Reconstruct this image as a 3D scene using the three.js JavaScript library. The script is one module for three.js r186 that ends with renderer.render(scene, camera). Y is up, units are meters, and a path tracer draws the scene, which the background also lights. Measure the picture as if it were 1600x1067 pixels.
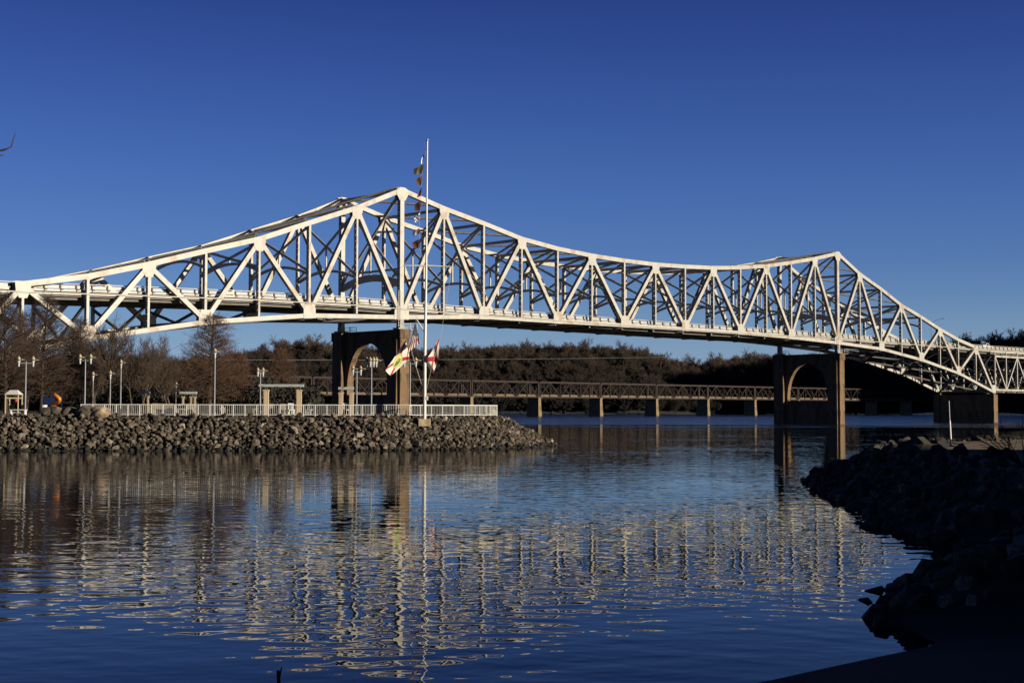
import * as THREE from 'three';
import { ConvexGeometry } from 'three/addons/geometries/ConvexGeometry.js';
import { mergeGeometries } from 'three/addons/utils/BufferGeometryUtils.js';

/* ---------------------------------------------------------------- camera, sky, sun, exposure */
const RAD = Math.PI / 180, F = 2216, HORIZON = 638.3, EYE = 3.4, PITCH = 2.706 * RAD;
const scene = new THREE.Scene();
const camera = new THREE.PerspectiveCamera(27.07, 1024 / 682, 0.2, 9000);
camera.position.set(0, EYE, 0);
camera.rotation.order = 'YXZ';
camera.rotation.set(PITCH, 0, 0.109 * RAD);
scene.add(camera);
camera.updateMatrixWorld(true);

const EXPOSURE = 1.75;
const SKY = [ // elevation in degrees, linear colour
  [-90, .006, .008, .010], [-3, .010, .013, .018], [-0.5, .16, .24, .34], [0, .27, .38, .52], [1.5, .25, .37, .515], [3, .20, .33, .50], [4.5, .135, .26, .49], [6.1, .096, .204, .468], [8.7, .066, .154, .435],
  [11.3, .046, .112, .372], [13.9, .0325, .079, .308], [16.1, .0235, .059, .248], [20, .012, .034, .155], [26, .0062, .019, .088], [40, .0028, .009, .042], [90, .0018, .0055, .026]];
const ANTI = Math.atan2(-.45, -.86); // azimuth opposite the sun, where the sky is a little brighter
function skyAt(e) {
  let k = 1; while (k < SKY.length - 1 && SKY[k][0] < e) k++;
  const a = SKY[k - 1], b = SKY[k], t = Math.min(1, Math.max(0, (e - a[0]) / (b[0] - a[0])));
  return [1, 2, 3].map(c => a[c] + (b[c] - a[c]) * t);
}
{
  const w = 256, h = 1024, d = new Float32Array(w * h * 4);
  for (let j = 0; j < h; j++) {
    const c = skyAt((j + .5) / h * 180 - 90);
    for (let i = 0; i < w; i++) { const o = (j * w + i) * 4, az = ((i + .5) / w - .5) * Math.PI * 2, f = (.9 + .36 * Math.cos(az - ANTI) ** 2) / EXPOSURE; d[o] = c[0] * f; d[o + 1] = c[1] * f; d[o + 2] = c[2] * f; d[o + 3] = 1; }
  }
  const t = new THREE.DataTexture(d, w, h, THREE.RGBAFormat, THREE.FloatType);
  t.mapping = THREE.EquirectangularReflectionMapping; t.magFilter = t.minFilter = THREE.LinearFilter; t.wrapS = THREE.RepeatWrapping; t.needsUpdate = true;
  scene.background = t; scene.environment = t;
}
const SUN = new THREE.Vector3(.86, .20, .45).normalize();
const sun = new THREE.DirectionalLight(new THREE.Color().setRGB(1, .88, .69), 5);
sun.position.copy(SUN).multiplyScalar(900).add(new THREE.Vector3(0, 0, -250)); sun.target.position.set(0, 0, -250);
sun.castShadow = true; sun.shadow.mapSize.set(4096, 4096); sun.shadow.radius = 1;
Object.assign(sun.shadow.camera, { left: -500, right: 500, top: 300, bottom: -300, near: 1, far: 2500 });
scene.add(sun, sun.target);
const renderer = new THREE.WebGLRenderer({ antialias: true });
renderer.setSize(1024, 682);
renderer.toneMapping = THREE.LinearToneMapping;
renderer.toneMappingExposure = EXPOSURE;
renderer.shadowMap.enabled = true;

/* ---------------------------------------------------------------- helpers */
const V = (x, y, z) => new THREE.Vector3(x, y, z);
function rng(seed) { let a = seed >>> 0; return () => { a = (a + 0x6D2B79F5) >>> 0; let t = Math.imul(a ^ (a >>> 15), 1 | a); t = (t + Math.imul(t ^ (t >>> 7), 61 | t)) ^ t; return ((t ^ (t >>> 14)) >>> 0) / 4294967296; }; }
const used = new Map();
function numbered(n) { const k = used.get(n) || 0; used.set(n, k + 1); return k ? `${n}_${String(k).padStart(3, '0')}` : n; }
function tag(o, label, category, group) { o.userData = { label, category }; if (group) o.userData.group = group; return o; }
function thing(name, label, category, pos, turn = 0, group) {
  const o = new THREE.Group(); o.name = numbered(name); scene.add(o); o.position.set(...pos); o.rotation.y = turn; return tag(o, label, category, group);
}
function structure(o, name) { o.name = numbered(name); o.userData.kind = 'structure'; scene.add(o); return o; }
function mesh(name, geo, mat, parent) { const m = new THREE.Mesh(geo, mat); m.name = name; m.castShadow = m.receiveShadow = true; if (parent) parent.add(m); return m; }
function copy(o, label, pos, turn) { const c = o.clone(); c.name = numbered(o.name.replace(/_\d\d\d$/, '')); scene.add(c); c.userData = { ...o.userData, label: label || o.userData.label }; if (pos) c.position.set(...pos); if (turn !== undefined) c.rotation.y = turn; return c; }
// where a column and a height of the photograph stand at a given distance
const atX = (px, depth, y = 2) => (px - 800) / F * (depth * Math.cos(PITCH) + (y - EYE) * Math.sin(PITCH));
const atY = (py, depth) => EYE + depth * Math.tan(PITCH - Math.atan((py - 533.5) / F));
const at = (px, py, depth) => { const y = atY(py, depth); return V(atX(px, depth, y), y, -depth); };
const lerp = (a, b, t) => a + (b - a) * t, clamp = (x, a, b) => Math.min(b, Math.max(a, x));
const smooth = (a, b, x) => { const t = clamp((x - a) / (b - a), 0, 1); return t * t * (3 - 2 * t); };
function table(rows, x) { if (x <= rows[0][0]) return rows[0][1]; for (let i = 1; i < rows.length; i++) if (x <= rows[i][0]) return lerp(rows[i - 1][1], rows[i][1], (x - rows[i - 1][0]) / (rows[i][0] - rows[i - 1][0])); return rows[rows.length - 1][1]; }

class MB { // collects boxes, beams and tubes into one geometry, uv in metres
  constructor() { this.p = []; this.n = []; this.u = []; this.i = []; this.k = 0; }
  quad(a, b, c, d, ou = 0, ov = 0) {
    const e = V().subVectors(b, a), f = V().subVectors(d, a), n = V().crossVectors(e, f).normalize(), w = e.length(), h = f.length();
    const s = this.p.length / 3;
    for (const q of [a, b, c, d]) { this.p.push(q.x, q.y, q.z); this.n.push(n.x, n.y, n.z); }
    this.u.push(ou, ov, ou + w, ov, ou + w, ov + h, ou, ov + h); this.i.push(s, s + 1, s + 2, s, s + 2, s + 3);
    return this;
  }
  obox(c, ax, ay, az, lx, ly, lz) {
    const X = ax.clone().multiplyScalar(lx / 2), Y = ay.clone().multiplyScalar(ly / 2), Z = az.clone().multiplyScalar(lz / 2);
    const q = (i, j, k) => c.clone().addScaledVector(X, i).addScaledVector(Y, j).addScaledVector(Z, k);
    const o = (this.k++ * 3.7) % 11 + Math.abs(c.x * .13) % 7;
    this.quad(q(-1, -1, 1), q(1, -1, 1), q(1, 1, 1), q(-1, 1, 1), o, o); this.quad(q(1, -1, -1), q(-1, -1, -1), q(-1, 1, -1), q(1, 1, -1), o, o);
    this.quad(q(-1, 1, 1), q(1, 1, 1), q(1, 1, -1), q(-1, 1, -1), o, o); this.quad(q(-1, -1, -1), q(1, -1, -1), q(1, -1, 1), q(-1, -1, 1), o, o);
    this.quad(q(1, -1, 1), q(1, -1, -1), q(1, 1, -1), q(1, 1, 1), o, o); this.quad(q(-1, -1, -1), q(-1, -1, 1), q(-1, 1, 1), q(-1, 1, -1), o, o);
    return this;
  }
  box(x, y, z, lx, ly, lz, turn = 0) { const c = Math.cos(turn), s = Math.sin(turn); return this.obox(V(x, y, z), V(c, 0, -s), V(0, 1, 0), V(s, 0, c), lx, ly, lz); }
  frame(a, b, lat = V(0, 0, 1)) {
    const x = V().subVectors(b, a), len = x.length(); x.normalize();
    const y = V().crossVectors(lat, x).normalize(), z = V().crossVectors(x, y).normalize(); return { x, y, z, len, m: a.clone().add(b).multiplyScalar(.5) };
  }
  beam(a, b, w, d, lat) { const f = this.frame(a, b, lat); return this.obox(f.m, f.x, f.y, f.z, f.len, w, d); }
  laced(a, b, w, d, pitch = .95, lat) { // two flange plates with battens between them
    const f = this.frame(a, b, lat), pt = .07;
    for (const s of [-1, 1]) this.obox(f.m.clone().addScaledVector(f.z, s * (d / 2 - pt / 2)), f.x, f.y, f.z, f.len, w, pt);
    const n = Math.max(2, Math.round(f.len / pitch)), st = f.len / n;
    for (let i = 0; i < n; i++) for (const s of [-1, 1])
      this.obox(a.clone().addScaledVector(f.x, (i + .5) * st).addScaledVector(f.y, s * (w / 2 - .03)), f.x, f.y, f.z, st * .87, .04, d - 2 * pt - .004);
    return this;
  }
  tube(pts, radii, sides = 5, cap = true) {
    const s0 = this.p.length / 3; let nrm = null, L = 0;
    for (let k = 0; k < pts.length; k++) {
      const t = V().subVectors(pts[Math.min(k + 1, pts.length - 1)], pts[Math.max(k - 1, 0)]).normalize();
      if (!nrm) { nrm = Math.abs(t.y) < .9 ? V(0, 1, 0) : V(1, 0, 0); }
      nrm = nrm.clone().addScaledVector(t, -nrm.dot(t)); if (nrm.lengthSq() < 1e-8) nrm.set(1, .3, .2).cross(t); nrm.normalize();
      const bi = V().crossVectors(t, nrm); if (k) L += pts[k].distanceTo(pts[k - 1]);
      const r = Array.isArray(radii) ? radii[k] : radii;
      for (let j = 0; j <= sides; j++) {
        const a = j / sides * Math.PI * 2, cx = Math.cos(a), sy = Math.sin(a), nx = nrm.x * cx + bi.x * sy, ny = nrm.y * cx + bi.y * sy, nz = nrm.z * cx + bi.z * sy;
        this.p.push(pts[k].x + nx * r, pts[k].y + ny * r, pts[k].z + nz * r); this.n.push(nx, ny, nz); this.u.push(a * r, L);
      }
    }
    const m = sides + 1;
    for (let k = 0; k < pts.length - 1; k++) for (let j = 0; j < sides; j++) { const a = s0 + k * m + j; this.i.push(a, a + 1, a + m + 1, a, a + m + 1, a + m); }
    if (cap && sides > 3) for (const [k, d] of [[0, -1], [pts.length - 1, 1]]) {
      const c = this.p.length / 3, t = V().subVectors(pts[Math.min(k + 1, pts.length - 1)], pts[Math.max(k - 1, 0)]).normalize().multiplyScalar(d);
      this.p.push(pts[k].x, pts[k].y, pts[k].z); this.n.push(t.x, t.y, t.z); this.u.push(0, 0);
      for (let j = 0; j <= sides; j++) { const q = (s0 + k * m + j) * 3; this.p.push(this.p[q], this.p[q + 1], this.p[q + 2]); this.n.push(t.x, t.y, t.z); this.u.push(.1, .1); }
      for (let j = 0; j < sides; j++) d > 0 ? this.i.push(c, c + 1 + j, c + 2 + j) : this.i.push(c, c + 2 + j, c + 1 + j);
    }
    return this;
  }
  plate(poly, z0, z1, origin = V(0, 0, 0)) { // polygon in x-y, counterclockwise, with thickness in z
    const P = poly.map(q => V(origin.x + q[0], origin.y + q[1], 0)), n = P.length;
    for (const [z, f] of [[z1, 1], [z0, -1]]) {
      const s = this.p.length / 3;
      for (const q of P) { this.p.push(q.x, q.y, origin.z + z); this.n.push(0, 0, f); this.u.push(q.x, q.y); }
      for (let k = 1; k < n - 1; k++) f > 0 ? this.i.push(s, s + k, s + k + 1) : this.i.push(s, s + k + 1, s + k);
    }
    for (let k = 0; k < n; k++) { const a = P[k], b = P[(k + 1) % n]; this.quad(V(a.x, a.y, origin.z + z0), V(b.x, b.y, origin.z + z0), V(b.x, b.y, origin.z + z1), V(a.x, a.y, origin.z + z1)); }
    return this;
  }
  geo() {
    const g = new THREE.BufferGeometry();
    g.setAttribute('position', new THREE.Float32BufferAttribute(this.p, 3)); g.setAttribute('normal', new THREE.Float32BufferAttribute(this.n, 3));
    g.setAttribute('uv', new THREE.Float32BufferAttribute(this.u, 2)); g.setIndex(this.i); return g;
  }
  build(name, mat, parent) { return mesh(name, this.geo(), mat, parent); }
}

/* ---------------------------------------------------------------- textures and materials */
function lattice(seed, n) { const r = rng(seed), g = Float32Array.from({ length: n * n }, () => r()); return (x, y) => {
  const xi = Math.floor(x), yi = Math.floor(y), fx = x - xi, fy = y - yi, u = fx * fx * (3 - 2 * fx), v = fy * fy * (3 - 2 * fy), a = ((xi % n) + n) % n, b = (a + 1) % n, c = ((yi % n) + n) % n, d = (c + 1) % n;
  return lerp(lerp(g[c * n + a], g[c * n + b], u), lerp(g[d * n + a], g[d * n + b], u), v); }; }
function fbm(seed, base, oct = 4) { const L = []; for (let o = 0; o < oct; o++) L.push(lattice(seed + o * 17, base << o)); return (u, v) => { let s = 0, a = .5, t = 0; for (let o = 0; o < oct; o++) { s += a * L[o](u * (base << o), v * (base << o)); t += a; a *= .5; } return s / t; }; }
function tex(size, fn, metres, srgb = true) {
  const d = new Uint8Array(size * size * 4);
  for (let j = 0; j < size; j++) for (let i = 0; i < size; i++) { const c = fn((i + .5) / size, (j + .5) / size), o = (j * size + i) * 4; for (let k = 0; k < 3; k++) d[o + k] = clamp(c[k] * 255, 0, 255); d[o + 3] = 255; }
  const t = new THREE.DataTexture(d, size, size, THREE.RGBAFormat); t.wrapS = t.wrapT = THREE.RepeatWrapping; t.magFilter = THREE.LinearFilter; t.minFilter = THREE.LinearMipmapLinearFilter; t.generateMipmaps = true;
  if (srgb) t.colorSpace = THREE.SRGBColorSpace; t.repeat.set(1 / metres, 1 / metres); t.needsUpdate = true; return t;
}
const lin = (r, g, b) => new THREE.Color().setRGB(r, g, b);
const std = (c, roughness, o = {}) => new THREE.MeshStandardMaterial({ color: lin(...c.map(x => x * .58)), roughness, ...o });
const n1 = fbm(11, 4, 5), n2 = fbm(23, 8, 4), n3 = fbm(37, 3, 6), n4 = fbm(53, 16, 3);
const paintTex = tex(512, (u, v) => { const g = .92 + .16 * (n1(u, v) - .5) + .08 * (n2(u, v) - .5), rust = smooth(.60, .76, n3(u, v)) * .30 + smooth(.68, .8, n2(v, u)) * .2; return [g * (1 - rust * .35), g * (1 - rust * .6), g * (1 - rust * .85)]; }, 7);
const concTex = tex(512, (u, v) => { const g = .78 + .35 * (n1(u, v) - .5) + .2 * (n4(u, v) - .5) - .3 * smooth(.55, .75, n3(u * 1, v * 1)) * .6; return [g, g * .98, g * .95]; }, 6);
const pierTex = tex(512, (u, v) => { const line = Math.min(1, Math.abs(((v * 4) % 1) - .5) * 40 + .25), st = smooth(.5, .72, n2(u * 1, v * .12)); const g = (.82 + .28 * (n1(u, v) - .5) + .16 * (n4(u, v) - .5)) * lerp(.82, 1, line) * (1 - .32 * st); return [g, g * .985, g * .96]; }, 6);
const rockTex = tex(512, (u, v) => { const g = .72 + .5 * (n2(u, v) - .5) + .3 * (n4(u, v) - .5), w = n1(v, u) - .5; return [g * (1 + .15 * w), g, g * (1 - .15 * w)]; }, 1.6);
const dirtTex = tex(512, (u, v) => { const g = .6 + .7 * (n1(u, v) - .5) + .5 * (n4(u, v) - .5), w = smooth(.4, .6, n3(u, v)); return [g, g * lerp(.86, 1, w), g * lerp(.74, .9, w)]; }, 5);
const barkTex = tex(256, (u, v) => { const g = .75 + .5 * (n2(u * 2, v * .5) - .5) + .35 * (n4(u, v) - .5); return [g, g, g]; }, 1.5);
const woodTex = tex(256, (u, v) => { const g = .75 + .5 * (n2(u * .5, v * 3) - .5); return [g, g * .98, g * .94]; }, 1.2);
const M = {
  paint: std([.60, .58, .52], .5, { map: paintTex }), under: std([.20, .19, .175], .8, { map: paintTex }), asphalt: std([.05, .05, .052], .95),  // under: dirty copy of the paint, darkened for shade below the deck
  pier: std([.30, .19, .10], .9, { map: pierTex }), conduit: std([.6, .58, .52], .4), bracket: std([.10, .095, .085], .7), shoe: std([.4, .38, .34], .6, { map: paintTex }),
  rust: std([.046, .019, .014], .85, { map: concTex }), railDeck: std([.28, .22, .15], .9, { map: concTex }), railPier: std([.42, .32, .18], .9, { map: concTex }),
  dirt: std([.15, .10, .065], 1, { map: dirtTex }), plaza: std([.20, .115, .075], .95, { map: dirtTex }), dryGrass: std([.46, .29, .08], 1, { map: dirtTex }), mud: std([.03, .026, .022], .95, { map: dirtTex }),
  forestFloor: std([.05, .036, .024], 1, { map: dirtTex }),
  white: std([.82, .81, .78], .45), pole: std([.24, .26, .285], .4), cup: std([.62, .62, .60], .3), globe: std([.52, .38, .17], .25), shade: std([.35, .42, .46], .4),
  stonework: std([.98, .80, .53], .9, { map: concTex }), beam: std([.80, .92, .95], .6, { map: woodTex }), yellow: std([.70, .60, .36], .6), benchStone: std([.62, .54, .44], .9, { map: concTex }),
  orange: std([.75, .24, .03], .35), blue: std([.012, .025, .09], .4), red: std([.45, .03, .03], .6), rope: std([.55, .52, .46], .9),
};
M.bark = std([.17, .12, .08], .95, { map: barkTex }); M.barkDark = std([.10, .058, .034], .95, { map: barkTex }); M.barkPale = std([.42, .33, .24], .95, { map: barkTex });
M.twig = std([.10, .066, .043], .95); M.twigRust = std([.125, .060, .030], .95); M.twigDark = std([.072, .039, .024], .95); M.twigGrey = std([.10, .066, .045], .95);

/* ---------------------------------------------------------------- water */
function waves(size, metres, seed, list, amp) { // tileable normal map of many small wave trains
  const R = rng(seed), W = [];
  for (const [lam, n, dirSpread, slope] of list) for (let i = 0; i < n; i++) {
    const a = (R() - .5) * 2 * dirSpread + Math.PI / 2 + .12, l = lam * (.75 + .5 * R()); let kx = Math.round(Math.cos(a) * metres / l), ky = Math.round(Math.sin(a) * metres / l); if (!kx && !ky) ky = 1;
    W.push([kx, ky, R() * 6.283, slope / Math.sqrt(n / 2) / Math.hypot(kx, ky)]);
  }
  const d = new Uint8Array(size * size * 4);
  const gx = new Float32Array(size * size), gy = new Float32Array(size * size);
  for (const [kx, ky, ph, s] of W) {
    const cs = new Float32Array(size), sn = new Float32Array(size); for (let i = 0; i < size; i++) { const a = 2 * Math.PI * kx * i / size; cs[i] = Math.cos(a); sn[i] = Math.sin(a); }
    for (let j = 0; j < size; j++) { const b = 2 * Math.PI * ky * j / size + ph, cb = Math.cos(b), sb = Math.sin(b), o = j * size; for (let i = 0; i < size; i++) { const c = (cs[i] * cb - sn[i] * sb) * s; gx[o + i] += c * kx; gy[o + i] += c * ky; } }
  }
  const calm = fbm(seed + 3, 4, 5);
  for (let q = 0; q < size * size; q++) { const k = lerp(.68, 1.4, smooth(.34, .66, calm((q % size) / size, Math.floor(q / size) / size))); gx[q] *= k; gy[q] *= k; d[q * 4] = clamp(127.5 - gx[q] * amp * 127.5, 0, 255); d[q * 4 + 1] = clamp(127.5 - gy[q] * amp * 127.5, 0, 255); d[q * 4 + 2] = 255; d[q * 4 + 3] = 255; }
  const t = new THREE.DataTexture(d, size, size, THREE.RGBAFormat); t.wrapS = t.wrapT = THREE.RepeatWrapping; t.magFilter = THREE.LinearFilter; t.minFilter = THREE.LinearFilter; t.repeat.set(1 / metres, 1 / metres); t.needsUpdate = true; return t;
}
const AMP = 12; // the map stores slopes up to 1/12
const rippleMap = waves(2048, 37, 5, [[3.4, 8, .5, .0016], [1.5, 22, .8, .0042], [.7, 36, 1.0, .0058], [.33, 36, 1.2, .0045]], AMP);
const water = new THREE.MeshPhysicalMaterial({ color: lin(.003, .007, .014), roughness: .01, ior: 1.333, specularIntensity: .24, normalMap: rippleMap, normalScale: new THREE.Vector2(1 / AMP, 1 / AMP) });
const ruffled = new THREE.MeshPhysicalMaterial({ color: lin(.004, .010, .028), roughness: .15, ior: 1.333, specularIntensity: .24, normalMap: rippleMap, normalScale: new THREE.Vector2(26 / AMP, 26 / AMP) });
function sheet(pts, y, mat, name) {
  const s = new THREE.Shape(pts.map(q => new THREE.Vector2(q[0], q[1]))), g = new THREE.ShapeGeometry(s); g.rotateX(-Math.PI / 2); g.translate(0, y, 0);
  return structure(mesh(name, g, mat), name);
}
sheet([[-2500, -400], [2500, -400], [2500, 4000], [-2500, 4000]], 0, water, 'water');
{ // the current out in the river, ruffled by the wind
  const pts = [], R = rng(8);
  for (let x = -200; x <= 340; x += 3) pts.push([x, 292 + 5 * Math.sin(x * .05) + 8 * Math.sin(x * .021 + 1) + (R() - .5) * 5 + (x > 60 ? (x - 60) * .12 : 0)]);
  pts.push([700, 420], [700, 3000], [-700, 3000], [-700, 300]);
  sheet(pts, .004, ruffled, 'water');
  for (const [x0, x1, d, w] of [[4, 70, 262, 7], [30, 110, 276, 6], [70, 160, 268, 8], [95, 150, 240, 5], [12, 48, 232, 4], [110, 210, 290, 7], [-5, 40, 281, 5]]) { // thin lanes of wind
    const a = [], b = []; for (let k = 0; k <= 24; k++) { const u = k / 24, x = lerp(x0, x1, u), h = w * Math.sin(Math.PI * u) * (.5 + R() * .5) + .2; a.push([x, d + u * 6 + h]); b.unshift([x, d + u * 6 - h]); } sheet([...b.reverse(), ...a.reverse()], .006, ruffled, 'water');
  }
}

/* ---------------------------------------------------------------- land */
function signedDistance(poly, x, z) { // positive inside
  let best = 1e9, inside = false;
  for (let i = 0, j = poly.length - 1; i < poly.length; j = i++) {
    const [ax, az] = poly[j], [bx, bz] = poly[i], dx = bx - ax, dz = bz - az, t = clamp(((x - ax) * dx + (z - az) * dz) / (dx * dx + dz * dz), 0, 1);
    best = Math.min(best, Math.hypot(x - ax - dx * t, z - az - dz * t));
    if ((az > z) !== (bz > z) && x < dx * (z - az) / dz + ax) inside = !inside;
  }
  return inside ? best : -best;
}
const hash2 = lattice(99, 64), hash3 = lattice(101, 64);
const rough = (x, z) => (hash2(x * .35 + 50, z * .35 + 50) - .5) * .5 + (hash3(x * 1.3 + 20, z * 1.3 + 20) - .5) * .22;
function land(name, mat, x0, x1, d0, d1, step, height) { // heightfield over x and distance
  const nx = Math.round((x1 - x0) / step), nd = Math.round((d1 - d0) / step), p = [], u = [], idx = [], Y = [];
  for (let j = 0; j <= nd; j++) for (let i = 0; i <= nx; i++) { const x = x0 + i * step, d = d0 + j * step, y = height(x, d); Y.push(y); p.push(x, y, -d); u.push(x, d); }
  for (let j = 0; j < nd; j++) for (let i = 0; i < nx; i++) { const a = j * (nx + 1) + i, b = a + nx + 1; if (Math.max(Y[a], Y[a + 1], Y[b], Y[b + 1]) < -.6) continue; idx.push(a, a + 1, b + 1, a, b + 1, b); }
  const g = new THREE.BufferGeometry(); g.setAttribute('position', new THREE.Float32BufferAttribute(p, 3)); g.setAttribute('uv', new THREE.Float32BufferAttribute(u, 2)); g.setIndex(idx); g.computeVertexNormals();
  return structure(mesh(name, g, mat), name);
}
const POINT = [[-190, 116], [-60, 111], [-40.6, 110.6], [-25, 111.5], [-10.3, 112.8], [-2.6, 117], [2.2, 123.5], [4.9, 130], [3.5, 138], [-2, 147], [-12, 157], [-25, 174], [-40, 192], [-60, 216], [-90, 250], [-190, 330]];
const pointY = (x, d) => { const s = signedDistance(POINT, x, d); return Math.min(2.78 + .04 * Math.sin(x * .3) + (s > 12 ? Math.min(1.2, (s - 12) * .012) : 0), s * .52 - .42 + (s < 5.5 ? rough(x, d) * .5 : 0)); };
const bedY = (x, d) => { const s = signedDistance(POINT, x, d); return pointY(x, d) - .42 * (1 - smooth(5.2, 6.2, s)); };
const point = land('peninsula', M.dirt, -190, 8, 104, 330, 1, bedY);
const SHORE = [[-60, 4], [-20, 9.5], [-8, 15.3], [1.5, 17.0], [2.9, 18.0], [4.35, 19.4], [6.0, 20.9], [5.9, 22.6], [6.3, 25.2], [6.9, 27], [8.3, 29.2], [9.9, 31.2], [12.8, 33.4], [11.0, 36], [10.6, 41], [11.3, 46.6], [12.0, 54], [12.7, 60], [14, 68], [19, 79], [28, 87], [45, 94], [180, 108], [180, -160], [-60, -160]];
const bankY = (x, d) => {
  const s = signedDistance(SHORE, x, d), beach = 1 - smooth(20, 25, d), slope = lerp(.5, .115, beach);
  let y = Math.min(1.62 + .1 * (hash2(x * .2 + 9, d * .2 + 9) - .5), s * slope - lerp(.12, .03, beach) + (s < 6 && beach < .5 ? rough(x, d) * .6 : 0));
  const out = x - (.365 * Math.max(d, 0) + 7);  // unseen wooded bluff at right, added to shade the near bank
  if (s > 3) y += smooth(0, 16, out) * 9.5 * (1 - smooth(40, 52, d)) + smooth(0, 14, -d - 3) * 2;
  return y;
};
const bank = land('river_bank', M.mud, -60, 120, -60, 110, 1, bankY);
// dry grass on top of the headland
{
  const g = new THREE.BufferGeometry(), p = [], u = [], idx = [], nx = 30, nd = 20;
  for (let j = 0; j <= nd; j++) for (let i = 0; i <= nx; i++) { const d = 58 + j * 1.35, x = d * .30 + .5 + i * 1.1 + (hash2(j * .7, 3) - .5) * 2; p.push(x, bankY(x, d) + .03, -d); u.push(x, d); }
  for (let j = 0; j < nd; j++) for (let i = 0; i < nx; i++) { const a = j * (nx + 1) + i, b = a + nx + 1; idx.push(a, a + 1, b + 1, a, b + 1, b); }
  g.setAttribute('position', new THREE.Float32BufferAttribute(p, 3)); g.setAttribute('uv', new THREE.Float32BufferAttribute(u, 2)); g.setIndex(idx); g.computeVertexNormals();
  structure(mesh('grass_patch', g, M.dryGrass), 'grass_patch');
}

// far bank: a wooded ridge, its unseen right end raised and steepened for shade
const SKYLINE = [[-900, 560], [0, 552], [330, 552], [400, 540], [440, 530], [480, 530], [560, 536], [700, 538], [800, 533], [870, 534], [960, 535], [1010, 540], [1050, 556], [1085, 560], [1120, 554], [1200, 548], [1300, 545], [1420, 533], [1500, 524], [1600, 520], [1700, 430], [1800, 400], [2300, 385]];
const shoreD = px => table([[-900, 640], [0, 700], [600, 800], [1200, 880], [1480, 880], [1640, 760], [2300, 640]], px) + 14 * (hash2(px * .02 + 7, 4) - .5);
const TREE = 15;
const slopeW = px => lerp(170, 75, smooth(1620, 1800, px));
const crestY = px => Math.max(4, (HORIZON - table(SKYLINE, px)) * (shoreD(px) + slopeW(px)) / F + EYE - TREE);
function farPoint(px, k) { // k: 0 shore, 1 crest, beyond: behind the ridge
  const d = shoreD(px) + slopeW(px) * k, y = k <= 1 ? -1 + (crestY(px) + 1) * Math.pow(smooth(-.25, 1.02, k), 1.15) : crestY(px);
  return V((px - 800) / F * d, y - (k <= 0 ? 1 : 0), -d);
}
{
  const p = [], u = [], idx = [], n = 220, m = 18;
  for (let j = 0; j <= m; j++) for (let i = 0; i <= n; i++) { const q = farPoint(-900 + i * 3200 / n, j < m ? j / (m - 4) : 9); p.push(q.x, q.y + (hash2(i * .5, j * .7) - .5) * 1.5, q.z); u.push(q.x, -q.z); }
  for (let j = 0; j < m; j++) for (let i = 0; i < n; i++) { const a = j * (n + 1) + i, b = a + n + 1; idx.push(a, a + 1, b + 1, a, b + 1, b); }
  const g = new THREE.BufferGeometry(); g.setAttribute('position', new THREE.Float32BufferAttribute(p, 3)); g.setAttribute('uv', new THREE.Float32BufferAttribute(u, 2)); g.setIndex(idx); g.computeVertexNormals();
  structure(mesh('hill', g, M.forestFloor), 'hill');
}

/* ---------------------------------------------------------------- bare winter trees */
function grow(mb, R, a, dir, len, r0, r1, segs, sides, wob, lift = 0) {
  const pts = [a.clone()], rad = [r0]; let d = dir.clone();
  for (let k = 1; k <= segs; k++) { d.add(V((R() - .5) * wob, (R() - .5) * wob + lift, (R() - .5) * wob)).normalize(); pts.push(pts[k - 1].clone().addScaledVector(d, len / segs)); rad.push(lerp(r0, r1, k / segs)); }
  mb.tube(pts, rad, sides, false); return { pts, dir: d };
}
const along = (pts, t) => { const f = clamp(t, 0, .9999) * (pts.length - 1), k = Math.floor(f); return pts[k].clone().lerp(pts[k + 1], f - k); };
function aside(R, dir, angle) { const r = V(R() - .5, R() - .5, R() - .5), s = r.addScaledVector(dir, -r.dot(dir)).normalize(); return dir.clone().multiplyScalar(Math.cos(angle)).addScaledVector(s, Math.sin(angle)); }
function broadleaf(seed, h, o = {}) { // returns [trunk geometry, crown geometry]
  const R = rng(seed), trunk = new MB(), crown = new MB(), levels = o.levels ?? 5, kids = o.kids ?? 4, fat = o.fat ?? 1, minR = o.minR ?? .012;
  function branch(a, dir, len, r, level) {
    const big = level >= levels - 1 - (o.limbs ?? 0), g = grow(big ? trunk : crown, R, a, dir, len, r, r * .6, level > 2 ? 4 : level > 0 ? 2 : 1, big ? 6 : 3, .28, .035);
    if (level <= 0) return;
    const n = kids + (R() < .4 ? 1 : 0);
    for (let k = 0; k < n; k++) { const t = k === 0 ? 1 : lerp(level === levels ? .45 : .25, 1, R()); branch(along(g.pts, t), aside(R, g.dir, lerp(.3, .85, R()) * (o.spread ?? 1) * (k === 0 ? .5 : 1)).add(V(0, .12, 0)).normalize(), len * lerp(.52, .78, R()), Math.max(minR, r * lerp(.42, .62, R())), level - 1); }
  }
  const stems = o.stems ?? 1;
  for (let s = 0; s < stems; s++) branch(V((R() - .5) * .5 * (stems - 1), -.3, (R() - .5) * .5 * (stems - 1)), V((R() - .5) * .25 * stems, 1, (R() - .5) * .25 * stems).normalize(), h * (o.bole ?? .34), h * .018 * fat * (stems > 1 ? .6 : 1), levels);
  const tg = trunk.geo(), cg = crown.geo();
  cg.computeBoundingBox(); const k = h / Math.max(1, cg.boundingBox.max.y); tg.scale(k, k, k); cg.scale(k, k, k); return [tg, cg];
}
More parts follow.
